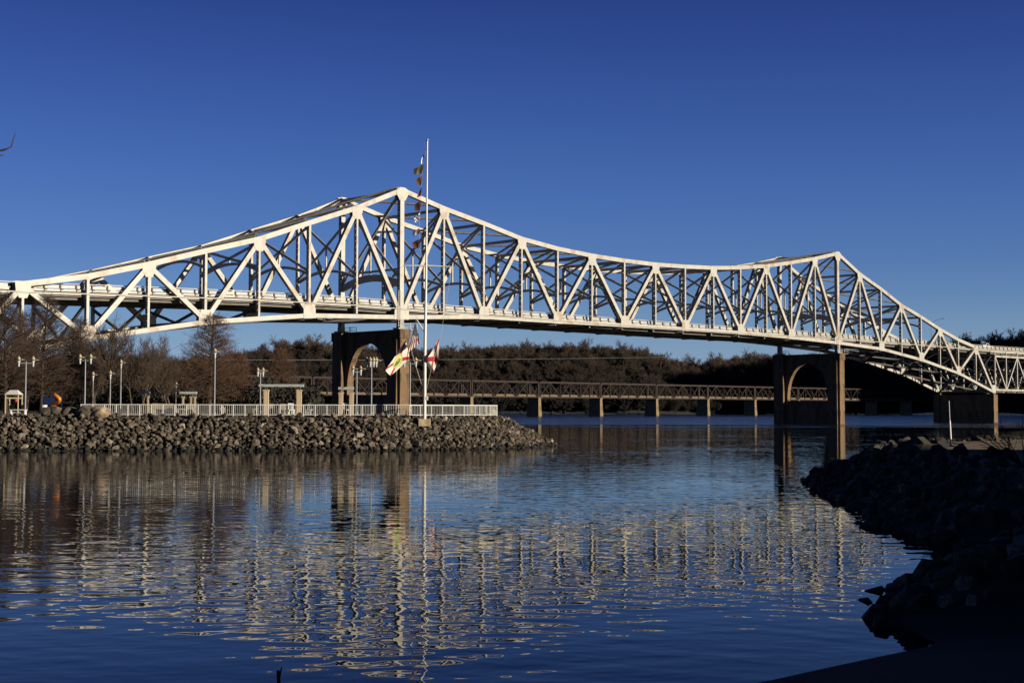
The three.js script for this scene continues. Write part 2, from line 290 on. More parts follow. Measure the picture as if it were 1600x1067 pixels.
function cypress(seed, h, R0, o = {}) { // feathery cone of level branches
  const R = rng(seed), trunk = new MB(), crown = new MB(), L = grow(trunk, R, V(0, -.3, 0), V(0, 1, 0), h + .3, h * .021, .02, 10, 7, .05);
  const n = o.n ?? 120;
  for (let k = 0; k < n; k++) {
    const t = lerp(o.from ?? .16, .97, Math.pow((k + R()) / n, .9)), az = k * 2.4 + R(), reach = R0 * (Math.pow(1 - t, .72) * (t < .3 ? lerp(.72, 1, (t - .1) / .2) : 1) + .05) * lerp(.65, 1.1, R());
    const d = V(Math.cos(az), lerp(.12, .75, t) + (R() - .5) * .2, Math.sin(az)).normalize(), g = grow(trunk, R, along(L.pts, t), d, reach, .018 + reach * .013, .014, 4, 3, .22, -.02);
    const m = Math.round(2 + reach * 2.1);
    for (let q = 0; q < m; q++) {
      const a = along(g.pts, lerp(.15, 1, R())), e = aside(R, g.dir, lerp(.5, 1, R())).add(V(0, .05, 0)).normalize(), s = grow(crown, R, a, e, reach * lerp(.18, .42, R()) + .2, .016, .010, 2, 3, .4);
      for (let w = 0; w < 3; w++) grow(crown, R, along(s.pts, R()), aside(R, s.dir, lerp(.4, 1, R())), lerp(.3, .8, R()), .013, .008, 1, 3, .4);
    }
  }
  return [trunk.geo(), crown.geo()];
}
function plant(kind, geos, mats, label, category, pos, turn = 0, scale = 1, group) {
  const t = thing(kind, label, category, pos, turn, group); t.scale.setScalar(scale); mesh('trunk', geos[0], mats[0], t); mesh('crown', geos[1], mats[1], t); return t;
}
function instanced(name, geo, mat, mats4, colours, parent) {
  const im = new THREE.InstancedMesh(geo, mat, mats4.length); mats4.forEach((m, i) => im.setMatrixAt(i, m)); if (colours) colours.forEach((c, i) => im.setColorAt(i, c));
  im.castShadow = im.receiveShadow = true; im.name = name; (parent || scene).add(im); return im;
}
const pose = (p, s, turn, tilt = 0) => new THREE.Matrix4().compose(p, new THREE.Quaternion().setFromEuler(new THREE.Euler(tilt, turn, tilt * .7)), typeof s === 'number' ? V(s, s, s) : s);

/* ---- forest on the far bank */
const farKinds = [1, 2, 3, 4].map(k => { const [t, c] = broadleaf(400 + k, 15, { levels: 4, kids: 5, fat: 1.1, minR: .04, bole: .24, spread: 1.35 }); return [t, c]; });
{
  const R = rng(77), white = std([1, 1, 1], .95), lists = farKinds.map(() => [[], []]);
  for (let i = 0; i < 3400; i++) {
    const px = lerp(-500, 1900, R()), k = Math.pow(R(), .8) * 1.5, q = farPoint(px, k), kind = i % 4, c = lerp(.75, 1.25, R()), red = R() < .3 ? 1.22 : 1;
    lists[kind][0].push(pose(V(q.x, q.y - .4, q.z), lerp(.62, 1.05, R()), R() * 6.28)); const b = c * lerp(.5, 1.05, smooth(.1, .75, k)); lists[kind][1].push(lin(.052 * b * red, .034 * b, .022 * b));  // colour darkens toward the shore: shade on the lower bank put into it
  }
  const forest = new THREE.Group(); forest.name = 'bare_forest'; tag(forest, 'mass of brown leafless woodland covering the far bank beyond the old rail bridge', 'forest'); forest.userData.kind = 'stuff'; scene.add(forest);
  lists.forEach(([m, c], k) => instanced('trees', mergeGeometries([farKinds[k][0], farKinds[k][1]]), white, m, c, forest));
  // scrub low on the bank, its near-black colour stands in for shade
  const low = mergeGeometries(broadleaf(431, 5.2, { levels: 4, kids: 5, fat: 1.6, minR: .05, bole: .2, spread: 1.5, stems: 3 }));
  const ms = [], cs = [];
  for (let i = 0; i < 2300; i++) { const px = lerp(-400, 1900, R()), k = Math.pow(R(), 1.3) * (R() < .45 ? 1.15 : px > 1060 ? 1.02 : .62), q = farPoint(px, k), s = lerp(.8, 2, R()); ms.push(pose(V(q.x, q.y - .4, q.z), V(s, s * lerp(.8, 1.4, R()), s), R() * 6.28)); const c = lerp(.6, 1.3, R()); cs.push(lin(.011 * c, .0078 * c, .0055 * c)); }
  const scrub = instanced('scrub', low, std([1, 1, 1], .95), ms, cs); tag(scrub, 'tangled scrub growing low along the far bank, darkened to stand in for shade', 'scrub'); scrub.userData.kind = 'stuff';
}
{ // crowns that stand out along the skyline
  const R = rng(123), first = [];
  const spots = [412, 436, 462, 488, 515, 700, 735, 768, 800, 826, 857, 884, 915, 948, 980, 1006, 1034, 1060, 1092, 1118, 1148, 1176, 1496, 1512, 1532, 1552, 1571, 1590];
  spots.forEach((px, i) => {
    const q = farPoint(px, lerp(.82, 1.0, R())), pos = [q.x, q.y - .3, q.z], k = i % 4;
    const right = px > 1400, label = right ? 'dark bare treetop on the ridge above the right end of the steel bridge' : 'brown leafless tree on the crest of the far wooded bank', group = right ? 'bare trees on the ridge at right' : 'leafless trees along the far skyline';
    let t; if (first[k]) t = copy(first[k], label, pos, R() * 6.28); else t = first[k] = plant('bare_tree', farKinds[k], [M.barkDark, M.twig], label, 'tree', pos, R() * 6.28);
    t.userData.group = group; t.scale.setScalar(lerp(.9, 1.35, R()));
  });
}

/* ---------------------------------------------------------------- the steel bridge */
const P = 9.144, WID = 15.46, bridge = thing('steel_bridge', 'long white steel cantilever truss bridge with two humps crossing the whole river', 'bridge', [-18.05, 0, -228.37], 44.56 * RAD);
const TOPY = { '-7': 19.39, '-6': 21.0, '-5': 23.3, '-4': 25.9, '-3': 28.4, '-2': 31.68, '-1': 34.9, 0: 38.7, 1: 36.6, 2: 34.95, 3: 33.1, 4: 32.1, 5: 31.55, 6: 31.3, 7: 31.25, 8: 31.5, 9: 31.9, 10: 32.6, 11: 33.6, 12: 35.0, 13: 36.55, 14: 38.4, 15: 34.4, 16: 31.5, 17: 28.15, 18: 25.8, 19: 23.15, 20: 20.9, 21: 19.23 };
const BOT = [[-8, 8.5], [-6, 12.65], [-4, 15.69], [-2, 17.5], [0, 18.1], [2, 19.0], [4, 19.02], [6, 19.13], [8, 19.17], [10, 19.15], [12, 18.85], [14, 18.3], [16, 17.49], [18, 15.41], [20, 12.5], [22, 8.01]];
const botY = t => table(BOT, t), topY = t => TOPY[t];
const deckY = t => table([[-14, 18.2], [-7, 18.68], [-5, 19.2], [-3, 19.65], [-1, 19.82], [1, 19.62], [4, 19.45], [9, 19.32], [14, 19.42], [18, 19.25], [22, 18.95], [32, 19.3]], t);
const B = (t, y, w) => V(t * P, y, -w);
for (const w of [0, WID]) {
  const part = (name, f) => { const mb = new MB(); f(mb); return mb.build(name, M.paint, bridge); };
  for (let t = -7; t < 21; t++) part('top_chord', m => m.beam(B(t, topY(t), w), B(t + 1, topY(t + 1), w), .76, .7));
  for (let t = -8; t < 22; t += 2) part('bottom_chord', m => { m.beam(B(t, botY(t), w), B(t + 2, botY(t + 2), w), .62, .68); m.beam(B(t, botY(t) - .36, w), B(t + 2, botY(t + 2) - .36, w), .05, .82); });
  for (let t = -7; t <= 21; t++) {
    const tower = t === 0 || t === 14;
    part(tower ? 'tower_post' : 'vertical_post', m => tower ? m.laced(B(t, botY(t) + .3, w), B(t, topY(t) - .4, w), .82, .74) : m.laced(B(t, botY(t) + .36, w), B(t, topY(t) - .4, w), t % 2 ? .32 : .38, .66));
    if (t % 2 === 0) continue;
    for (const s of [-1, 1]) { // the web diagonals run from the upper gusset to the lower ones
      const a = B(t, topY(t) - .2, w), b = B(t + s, botY(t + s) + .2, w), d = V().subVectors(b, a).normalize(); part('diagonal', m => m.laced(a.addScaledVector(d, .5), b.addScaledVector(d, -.5), .67, .68));
    }
  }
  for (let t = -7; t <= 21; t += 2) part('gusset_plate', m => { const s1 = ((TOPY[t] - (TOPY[t - 1] ?? TOPY[t])) / P), s2 = (((TOPY[t + 1] ?? TOPY[t]) - TOPY[t]) / P); for (const z of [-.375, .335]) m.plate([[-.55, -1.8], [.55, -1.8], [1.0, -.9 + s2], [1.15, .37 + s2 * 1.15], [0, .39], [-1.15, .37 - s1 * 1.15], [-1.0, -.9 - s1]], z, z + .04, B(t, topY(t), w)); });
  for (let t = -8; t <= 22; t += 2) part('gusset_plate', m => { const s1 = (botY(t) - botY(t - 1)) / P, s2 = (botY(t + 1) - botY(t)) / P, k = t === 0 || t === 14 ? 1.35 : 1; for (const z of [-.38, .34]) m.plate([[-1.15 * k, -.42 - s1 * 1.15], [1.15 * k, -.42 + s2 * 1.15], [1.1 * k, 1.05 + s2], [.75, 1.75], [-.75, 1.75], [-1.1 * k, 1.05 - s1]], z, z + .04, B(t, botY(t), w)); });
  for (const t of [0, 14]) part('gusset_plate', m => { for (const z of [-.4, .36]) m.plate([[-.6, -1.7], [.6, -1.7], [1.2, -.75], [1.2, t ? -.05 : .1], [.5, .42], [-.5, .42], [-1.2, t ? .1 : -.1], [-1.2, -.75]], z, z + .04, B(t, topY(t), w)); });
}
// sway frames, top struts and lateral bracing between the two trusses
for (let t = -6; t <= 20; t++) {
  const part = (name, f, mat = M.paint) => { const mb = new MB(); f(mb); return mb.build(name, mat, bridge); };
  const top = topY(t), low = deckY(t) + 4.2, tower = t === 0 || t === 14, lat = V(1, 0, 0), z0 = .33, z1 = WID - .33;
  if (top > low + .6) part('top_strut', m => m.laced(B(t, top - .15, z0), B(t, top - .15, z1), .5, .24, 1.3, lat));
  if (top > low + 1.6) {
    part('arch_strut', m => { // curved lower strut of the sway frame
      const n = 10, dp = tower ? 1.15 : .42, rise = Math.min(1.35, top - low - 1), f = k => low - (tower ? .2 : 0) + rise * (1 - Math.pow(2 * k / n - 1, 2));
      for (let k = 0; k < n; k++) m.beam(B(t, f(k) - (tower ? .2 : 0), lerp(z0, z1, k / n)), B(t, f(k + 1) - (tower ? .2 : 0), lerp(z0, z1, (k + 1) / n)), dp, .34, lat);
      if (tower) m.beam(B(t, low + 2.0, z0), B(t, low + 2.0, z1), .3, .5, lat);
      m.plate([[0, 0], [.001, 0], [.001, .001]], 0, .001, B(t, low, z0 + .1));
    });
    if (top > low + 3) {
      for (const f of [0, 1]) part('sway_brace', m => m.laced(B(t, top - .6, f ? z1 : z0), B(t, low + .5, f ? z0 : z1), .42, .16, .95, lat));
      part('hanger', m => m.beam(B(t, (top + low) / 2 - .1, WID / 2), B(t, low + 1.3, WID / 2), .22, .22, lat));
    }
  }
  if (t < 20 && topY(t + 1) > deckY(t) + 4) for (const f of [0, 1]) part('lateral_brace', m => m.laced(B(t + .04, topY(t) + .12, f ? z1 : z0), B(t + .96, topY(t + 1) + .12 + f * .34, f ? z0 : z1), .3, .26, 1.4, V(.5, 1, .2).normalize()));
}
// deck, floor beams, stringers, lower bracing
{
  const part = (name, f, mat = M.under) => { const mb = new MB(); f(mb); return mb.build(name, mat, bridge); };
  const T0 = -15, T1 = 32;
  part('road_deck', m => { for (let t = T0; t < T1; t++) m.beam(B(t, deckY(t) - .14, WID / 2), B(t + 1, deckY(t + 1) - .14, WID / 2), .28, WID - 1.3); }, M.asphalt);
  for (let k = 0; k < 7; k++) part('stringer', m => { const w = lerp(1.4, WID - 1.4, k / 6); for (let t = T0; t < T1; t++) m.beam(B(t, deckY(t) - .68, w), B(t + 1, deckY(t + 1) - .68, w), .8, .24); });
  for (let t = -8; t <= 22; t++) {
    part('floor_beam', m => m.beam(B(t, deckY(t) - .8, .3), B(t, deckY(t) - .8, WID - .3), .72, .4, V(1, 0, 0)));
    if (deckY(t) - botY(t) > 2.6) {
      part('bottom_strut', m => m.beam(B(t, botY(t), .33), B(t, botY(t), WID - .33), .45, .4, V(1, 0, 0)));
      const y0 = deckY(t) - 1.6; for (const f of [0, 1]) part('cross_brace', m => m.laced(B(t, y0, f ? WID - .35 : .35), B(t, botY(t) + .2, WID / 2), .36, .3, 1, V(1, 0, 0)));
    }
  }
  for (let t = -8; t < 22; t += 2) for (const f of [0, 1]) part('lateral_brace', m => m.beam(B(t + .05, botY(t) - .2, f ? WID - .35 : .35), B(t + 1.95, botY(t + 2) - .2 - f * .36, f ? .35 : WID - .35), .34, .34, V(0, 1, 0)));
  // parapets: a panel of guard rail on short posts, with curb and fascia
  for (const [w, s] of [[.95, 1], [WID - .95, -1]]) for (let t = T0; t < T1; t++) {
    const y = u => deckY(t + u), rail = (h, hh, th, off = 0, a = .004, b = .996) => m => m.beam(B(t + a, y(a) + h, w - s * off), B(t + b, y(b) + h, w - s * off), hh, th);
    part('guard_rail', m => { rail(1.04, .1, .12)(m); rail(.62, .42, .08, .06)(m); }, M.paint);
    part('fascia', m => { rail(.12, .34, .3, .1)(m); rail(-.42, .5, .1, .28)(m); }, M.paint);
    for (let k = 0; k < 4; k++) part('rail_post', m => { const q = (k + .5) / 4; m.obox(B(t + q, y(q) + .5, w - s * .22), V(1, 0, 0), V(0, 1, 0), V(0, 0, 1), .16, .95, .14); m.obox(B(t + q + .02, y(q) + .3, w - s * .32), V(1, 0, 0), V(0, 1, 0), V(0, 0, 1), .34, .16, .2); }, M.bracket);
  }
  part('conduit', m => { const pts = []; for (let t = -8; t <= 22; t += .5) pts.push(B(t, deckY(t) - .32, -.45)); m.tube(pts, .09, 6); }, M.conduit);
  // deck trusses of the approach spans
  for (const [t0, dir] of [[22.15, 1], [-8.15, -1]]) for (const w of [0, WID]) {
    const q = k => t0 + dir * k * .69, up = k => 17.3 - (dir < 0 ? .4 : 0), dn = 8.5;
    for (let k = 0; k < 8; k++) {
      part('approach_chord', m => m.beam(B(q(k), up(k), w), B(q(k + 1), up(k + 1), w), .5, .4), M.paint);
      part('approach_chord', m => m.beam(B(q(k), dn, w), B(q(k + 1), dn, w), .5, .4), M.paint);
      part('diagonal', m => m.laced(B(q(k), k % 2 ? dn : up(k), w), B(q(k + 1), k % 2 ? up(k + 1) : dn, w), .36, .4), M.paint);
      part('vertical_post', m => m.laced(B(q(k), dn + .25, w), B(q(k), up(k) - .25, w), .32, .36), M.paint);
      part('spandrel_post', m => m.beam(B(q(k), up(k) + .2, w), B(q(k), deckY(q(k)) - .5, w), .3, .3), M.paint);
    }
    if (w) for (let k = 0; k <= 8; k++) { part('bottom_strut', m => m.beam(B(q(k), dn, .2), B(q(k), dn, WID - .2), .3, .3, V(1, 0, 0))); for (const f of [0, 1]) part('cross_brace', m => m.beam(B(q(k), f ? dn : 17, .3), B(q(k), f ? 17 : dn, WID - .3), .28, .2 + f * .03, V(1, 0, 0))); }
  }
}
// concrete piers
function pier(t, top, sill, apex) {
  const part = new THREE.Group(); part.name = 'pier'; bridge.add(part); part.position.copy(B(t, 0, 0));
  const wall = new THREE.Shape(); const a = -.3, b = WID + .3; // along the width of the bridge
  wall.moveTo(a, -3); wall.lineTo(b, -3); wall.lineTo(b, top - .02); wall.lineTo(a, top - .02); wall.closePath();
  const hole = new THREE.Path(), L = 2.4, Rr = WID - 2.4, mid = (L + Rr) / 2; hole.moveTo(L, sill);
  for (let k = 0; k <= 32; k++) { const a = Math.PI * (1 - k / 32), x = mid + Math.cos(a) * (Rr - L) / 2; hole.lineTo(x, sill + .5 + (apex - sill - .5) * Math.pow(Math.sin(a), .92)); }
  hole.lineTo(Rr, sill); hole.closePath(); wall.holes.push(hole);
  const g = new THREE.ExtrudeGeometry(wall, { depth: 1.1, bevelEnabled: false, curveSegments: 20 }); g.translate(0, 0, -.55); g.rotateY(Math.PI / 2); // x of the shape becomes -z
  mesh('arch_wall', g, M.pier, part);
  for (const f of [0, 1]) {
    const w = f ? WID : 0, o = f ? 1 : -1, col = new MB(), taper = (z, w0, w1, s0, s1, y0, y1) => { // a shaft a little wider at its foot
      const q = (x, y, ww) => V(x, y, -ww), r = [[s1, w1], [s0, w0]]; const A = (k, i, j) => q(i * r[k][0], k ? y0 : y1, w + j * r[k][1] + z);
      for (const [i, j, i2, j2] of [[-1, -1, 1, -1], [1, -1, 1, 1], [1, 1, -1, 1], [-1, 1, -1, -1]]) col.quad(A(1, i, j), A(1, i2, j2), A(0, i2, j2), A(0, i, j)); col.quad(A(0, -1, -1), A(0, 1, -1), A(0, 1, 1), A(0, -1, 1));
    };
    taper(-o * .55, 1.25, 1.12, 1.42, 1.25, -3, top - .06); col.build('column', M.pier, part);
    const pil = new MB(); { const k = col; } const save = pil; for (const [y0, y1, s, e] of [[-3, top - 1.5, .95, .48], [top - 1.5, top, 1.12, .6]]) save.box(0, (y0 + y1) / 2, -(w + o * (1.02 - .55 * 1 + e / 2 + .12)), s * 2, y1 - y0, e + .2); pil.build('pilaster', M.pier, part);
    const sh = new MB(); sh.box(0, top + .12, -w, 1.9, .24, 1.5); sh.box(0, top + .55, -w, .9, .7, .9); sh.box(0, (top + .9 + botY(t) - .4) / 2, -w, .7, Math.max(.2, botY(t) - .4 - top - .85), 1.0); sh.build('bearing_shoe', M.shoe, part);
    const pf = new MB(), z = -(w + o * .2); pf.box(2.0, top - .05, z, 1.6, .08, 1.6); for (const y of [.5, 1.0]) { pf.box(2.0, top + y, z + .78, 1.6, .06, .06); pf.box(2.0, top + y, z - .78, 1.6, .06, .06); pf.box(2.78, top + y, z, .06, .06, 1.5); } for (const [x, zz] of [[1.25, .78], [2.78, .78], [1.25, -.78], [2.78, -.78]]) pf.box(x, top + .5, z + zz, .07, 1.1, .07); pf.build('inspection_platform', M.paint, part);
  }
}
pier(0, 16.1, 5.6, 14.1); pier(14, 15.9, 5.3, 13.8);
for (const t of [-8, 22]) {
  const part = new THREE.Group(); part.name = 'pier'; bridge.add(part); part.position.copy(B(t, 0, 0));
  const m = new MB(); m.box(0, 2.1, -WID / 2, 1.5, 10.3, WID + 1.2); m.build('pier_wall', M.pier, part);
  const c = new MB(); for (const w of [0, WID]) { c.box(0, 2.1, -w, 2.1, 10.35, 1.8); c.box(0, 7.45, -w, 1.2, .35, 1.1); } c.build('column', M.pier, part);
}
// service ladders on the near towers
for (const t of [0, 14]) { const m = new MB(); for (const x of [-.9, -.45]) m.beam(B(t, deckY(t) - 3.2, -.6).add(V(x, 0, 0)), B(t, deckY(t) + 2.6, -.6).add(V(x, 0, 0)), .06, .06); for (let y = -3; y < 2.6; y += .4) m.box(t * P - .675, deckY(t) + y, .6, .45, .05, .05); m.build('ladder', M.paint, bridge); }
// the approach viaducts beyond the picture, down to the bluffs
for (const [t0, t1] of [[32, 76], [-15, -42]]) {
  const m = new MB(), d = Math.sign(t1 - t0), y = t => deckY(t);
  for (let t = t0; t !== t1; t += d) for (const [h, hh, w, th] of [[-.14, .28, WID / 2, WID - 1.3], [1.04, .1, .95, .12], [.62, .42, .95, .08], [.05, .5, .85, .3], [1.04, .1, WID - .95, .12], [.62, .42, WID - .95, .08], [.05, .5, WID - .85, .3], [-.9, 1.2, 2, .4], [-.9, 1.2, WID - 2, .4]]) m.beam(B(t, y(t) + h, w), B(t + d, y(t + d) + h, w), hh, th, V(0, 0, 1));
  m.build('approach_deck', M.paint, bridge);
  for (let t = t0 - d; d > 0 ? t < t1 : t > t1; t += d * 5) { const q = new MB(); for (const w of [2, WID - 2]) q.box(t * P, y(t) / 2 - 2, -w, 1.4, y(t) + .8, 1.6); q.box(t * P, y(t) - 2, -WID / 2, 1.5, .9, WID - 2); q.build('pier', M.pier, bridge); }
}
bridge.updateMatrixWorld(true);
const onBridge = (t, y, w) => B(t, y, w).applyMatrix4(bridge.matrixWorld);
function tAt(px, w, y) { let lo = -15, hi = 35; for (let i = 0; i < 50; i++) { const m = (lo + hi) / 2, q = onBridge(m, y, w); if (800 + F * q.x / (-q.z * Math.cos(PITCH) + (q.y - EYE) * Math.sin(PITCH)) < px) lo = m; else hi = m; } return lo; }
{ // pickup truck with a white canopy seen over the parapet
  const t = tAt(1539, 3.6, 20), q = onBridge(t, deckY(t), 3.6), o = thing('pickup_truck', 'white pickup truck driving on the bridge deck at far right', 'truck', [q.x, q.y, q.z], 44.56 * RAD);
  const b = new MB(); b.box(0, .78, 0, 5.5, .5, 1.9); b.box(-1.75, 1.2, 0, 2.0, .36, 1.9); b.box(2.0, 1.1, 0, 1.4, .2, 1.8); b.build('body', M.white, o);
  const c = new MB(); c.plate([[-.75, 1.03], [1.35, 1.03], [.75, 1.85], [-.6, 1.85]], -.85, .85); c.build('cab', M.white, o);
  const g = new MB(); g.plate([[-.5, 1.2], [1.0, 1.2], [.66, 1.75], [-.45, 1.75]], -.86, .86); g.build('window', std([.02, .02, .025], .1), o);
  for (const [x, z] of [[-1.75, .85], [1.75, .85], [-1.75, -.85], [1.75, -.85]]) { const w = new THREE.CylinderGeometry(.38, .38, .26, 18); w.rotateX(Math.PI / 2); const m = mesh('wheel', w, std([.02, .02, .02], .8), o); m.position.set(x, .38, z); }
}
{ // roadway lamp leaning over the far side of the deck
  const t = tAt(1457, WID - .6, 22), q = onBridge(t, deckY(t), WID - .6), h = atY(503, -q.z) - q.y, o = thing('street_lamp', 'tall roadway lamp with one long arm above the right end of the bridge', 'street lamp', [q.x, q.y, q.z]);
  const m = new MB(); m.tube([V(0, 0, 0), V(0, h * .6, 0), V(0, h, 0)], [.12, .1, .07], 8); m.build('pole', M.pole, o);
  const a = new MB(); a.tube([V(0, h - .1, 0), V(1.2, h + .75, .2), V(2.9, h + 1.15, .5)], [.06, .05, .05], 6); a.build('arm', M.pole, o);
  const l = new THREE.SphereGeometry(.3, 12, 8); l.scale(1.5, .4, .7); const lm = mesh('lamp_head', l, M.shade, o); lm.position.set(3.2, h + 1.15, .55);
}

/* ---------------------------------------------------------------- old rail bridge up the river */
{
  const L = 42, ang = 46.4 * RAD, d0 = 624, rb = thing('rail_bridge', 'low rusty truss bridge on stone piers behind the steel bridge', 'bridge', [42 / F * d0, 0, -d0], ang);
  const yt = 15.0, yb = 8.4, wd = 5.5, n = 6, X = (k, i) => (k + i / n) * L;
  for (let k = -6; k < 9; k++) {
    const m = new MB(), a = X(k, 0) + .5, b = X(k, n) - .5;
    for (const w of [0, wd]) { m.beam(V(a, yt, -w), V(b, yt, -w), .6, .5); m.beam(V(a, yb, -w), V(b, yb, -w), .5, .5); m.beam(V(a, yb, -w), V(a, yt, -w), .55, .5); m.beam(V(b, yb, -w), V(b, yt, -w), .55, .5); }
    for (let i = 0; i <= n; i++) m.beam(V(lerp(a, b, i / n), yt, -.2), V(lerp(a, b, i / n), yt, -wd + .2), .35, .3, V(1, 0, 0));
    const span = m.build('truss_span', M.rust, rb);
    for (let i = 0; i < n; i++) {
      const x0 = lerp(a, b, i / n), x1 = lerp(a, b, (i + 1) / n), up = i % 2 === 0;
      const far = new MB(); far.beam(V(x0, up ? yb : yt, -wd), V(x1, up ? yt : yb, -wd), .3, .3); if (i) far.beam(V(x0, yb, -wd), V(x0, yt, -wd), .22, .26); far.build('far_member', M.rust, span);
      new MB().beam(V(x0, up ? yb : yt, 0), V(x1, up ? yt : yb, 0), .32, .3).build('diagonal', M.rust, span);
      if (i) new MB().beam(V(x0, yb, 0), V(x0, yt, 0), .22, .24).build('vertical_post', M.rust, span);
      new MB().box((x0 + x1) / 2, yb + .55, -.5, (b - a) / n - .3, 1.25, .2).build('deck_panel', M.railDeck, span);
    }
    const dk = new MB(); dk.box((a + b) / 2, yb + .1, -wd / 2, L - .2, .4, wd - .6); dk.build('rail_deck', M.rust, span);
    const pr = new MB(), y = 8.05; const A = (s, e, yy) => [V(X(k, 0) - s, yy, e), V(X(k, 0) + s, yy, e), V(X(k, 0) + s, yy, -wd - e), V(X(k, 0) - s, yy, -wd - e)], T = A(.75, .5, y), Bq = A(1.2, 1.0, -2);
    for (let i = 0; i < 4; i++) pr.quad(Bq[i], Bq[(i + 1) % 4], T[(i + 1) % 4], T[i]); pr.quad(T[0], T[1], T[2], T[3]); pr.box(X(k, 0), y + .02, -wd / 2, 2.0, .5, wd + 1.6); pr.build('stone_pier', M.railPier, rb);
  }
}

{ // a power line strung in front of the wooded bank
  const a = at(90, 562, 580), b = at(720, 566, 640), c = at(1105, 556, 960), pts = []; for (let k = 0; k <= 20; k++) { const u = k / 20; pts.push(a.clone().multiplyScalar((1 - u) ** 2).addScaledVector(b, 2 * u * (1 - u)).addScaledVector(c, u * u)); }
  const g = new MB().tube(pts, .04, 5); tag(g.build(numbered('power_line'), M.shade, scene), 'thin power line strung across in front of the far wooded bank', 'cable');
}

/* ---------------------------------------------------------------- stones */
function stoneGeo(seed, n = 13) { // angular broken rock
  const R = rng(seed), pts = [], sc = V(lerp(.85, 1.3, R()), lerp(.6, .95, R()), lerp(.7, 1.1, R()));
  for (let k = 0; k < n; k++) { const z = 1 - 2 * (k + .5) / n, a = k * 2.4 + R() * 1.2, r = Math.sqrt(1 - z * z), q = lerp(.78, 1.12, R()); pts.push(V(r * Math.cos(a) * q, z * q, r * Math.sin(a) * q).multiply(sc)); }
  const g = new ConvexGeometry(pts), p = g.attributes.position, u = []; for (let i = 0; i < p.count; i++) u.push(p.getX(i) + p.getY(i) * .5, p.getZ(i) + p.getY(i) * .7); g.setAttribute('uv', new THREE.Float32BufferAttribute(u, 2)); return g;
}
const stones = [1, 2, 3, 4, 5, 6, 7, 8].map(k => stoneGeo(900 + k, 9 + k));
const stoneTints = [[.35, .28, .20], [.27, .215, .15], [.46, .37, .27], [.19, .155, .115], [.31, .22, .14], [.68, .57, .44], [.14, .115, .088], [.21, .16, .11], [.055, .047, .037]];
const stoneMats = stoneTints.map(c => std(c, .95, { map: rockTex }));
function scatter(spots, parent, most, mats, tints) {
  spots.sort((a, b) => b.r - a.r); const R = rng(5), rest = stones.map(() => [[], []]);
  spots.forEach((s, i) => {
    const q = new THREE.Quaternion().setFromEuler(new THREE.Euler((R() - .5) * 1.6, R() * 6.28, (R() - .5) * 1.6)), k = Math.floor(R() * stones.length), c = s.wet ? tints.length - 1 : Math.floor(R() * (mats.length - 1));
    if (i < most) { const m = mesh('stone', stones[k], mats[c], parent); m.position.copy(s.p); m.quaternion.copy(q); m.scale.setScalar(s.r); m.name = `stone_${String(i).padStart(3, '0')}`; }
    else { rest[k][0].push(new THREE.Matrix4().compose(s.p, q, V(s.r, s.r, s.r))); const j = lerp(.85, 1.15, R()); rest[k][1].push(lin(...tints[c].map(x => x * j * .58))); }
  });
  if (!rest.some(r => r[0].length)) return;
  const g = new THREE.Group(); g.name = 'small_stones'; g.userData.kind = 'stuff'; parent.add(g);
  const white = std([1, 1, 1], .95, { map: rockTex }); rest.forEach(([m, c], k) => m.length && instanced('stones', stones[k], white, m, c, g));
}
{ // riprap round the point
  const R = rng(61), spots = [], st = .31;
  for (let x = -50; x < 6; x += st) for (let d = 109; d < 148; d += st) {
    const px = x + (R() - .5) * st, pd = d + (R() - .5) * st, s = signedDistance(POINT, px, pd); if (s < -.35 || s > 6.4 || (pd > 125 && px < -4 && s < 40 && pd > 132)) continue;
    if (s > 5.7 && R() < .6) continue; const r = lerp(.13, .31, Math.pow(R(), 1.8)) * (R() < .04 ? 1.4 : 1); const y = pointY(px, pd) + r * lerp(-.5, .6, R()); spots.push({ p: V(px, y, -pd), r, wet: y < .1 + .18 * R() });
  }
  scatter(spots, point, 300, stoneMats, stoneTints);
}
{ // stones along the near bank, the largest darkened to stand in for shade
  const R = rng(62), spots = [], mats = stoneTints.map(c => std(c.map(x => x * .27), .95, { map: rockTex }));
  for (let d = 22.5; d < 86; d += .55) for (let x = 5; x < 36; x += .55) {
    const px = x + (R() - .5) * .55, pd = d + (R() - .5) * .55, s = signedDistance(SHORE, px, pd), band = pd < 33 ? 2.4 : 3.6; if (s < -.5 || s > band + 1.2 || (s > band && R() < .75)) continue;
    const r = lerp(.14, .38, Math.pow(R(), 2)) * (pd > 52 ? 1.15 : 1); spots.push({ p: V(px, bankY(px, pd) + r * .1, -pd), r });
  }
  for (const [px, py, dd, r] of [[1384, 938, 25.6, .2], [1374, 967, 23.2, .15], [1440, 690, 62, .7], [1412, 693, 60, .5], [1465, 700, 58, .4], [1498, 706, 55, .45], [1502, 690, 60, .35], [1470, 682, 74, .4], [1550, 708, 52, .4], [1575, 707, 52, .35], [1560, 725, 44, .4], [1528, 680, 80, .4]]) { const x = atX(px, dd); spots.push({ p: V(x, Math.max(-.06, bankY(x, dd)) + r * .15, -dd), r }); }
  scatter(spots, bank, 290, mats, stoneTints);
}

/* ---------------------------------------------------------------- the park on the point */
const gy = (x, d) => pointY(x, d);
const stand = (px, d) => { const x = atX(px, d, 2.7); return [x, gy(x, d), -d]; };
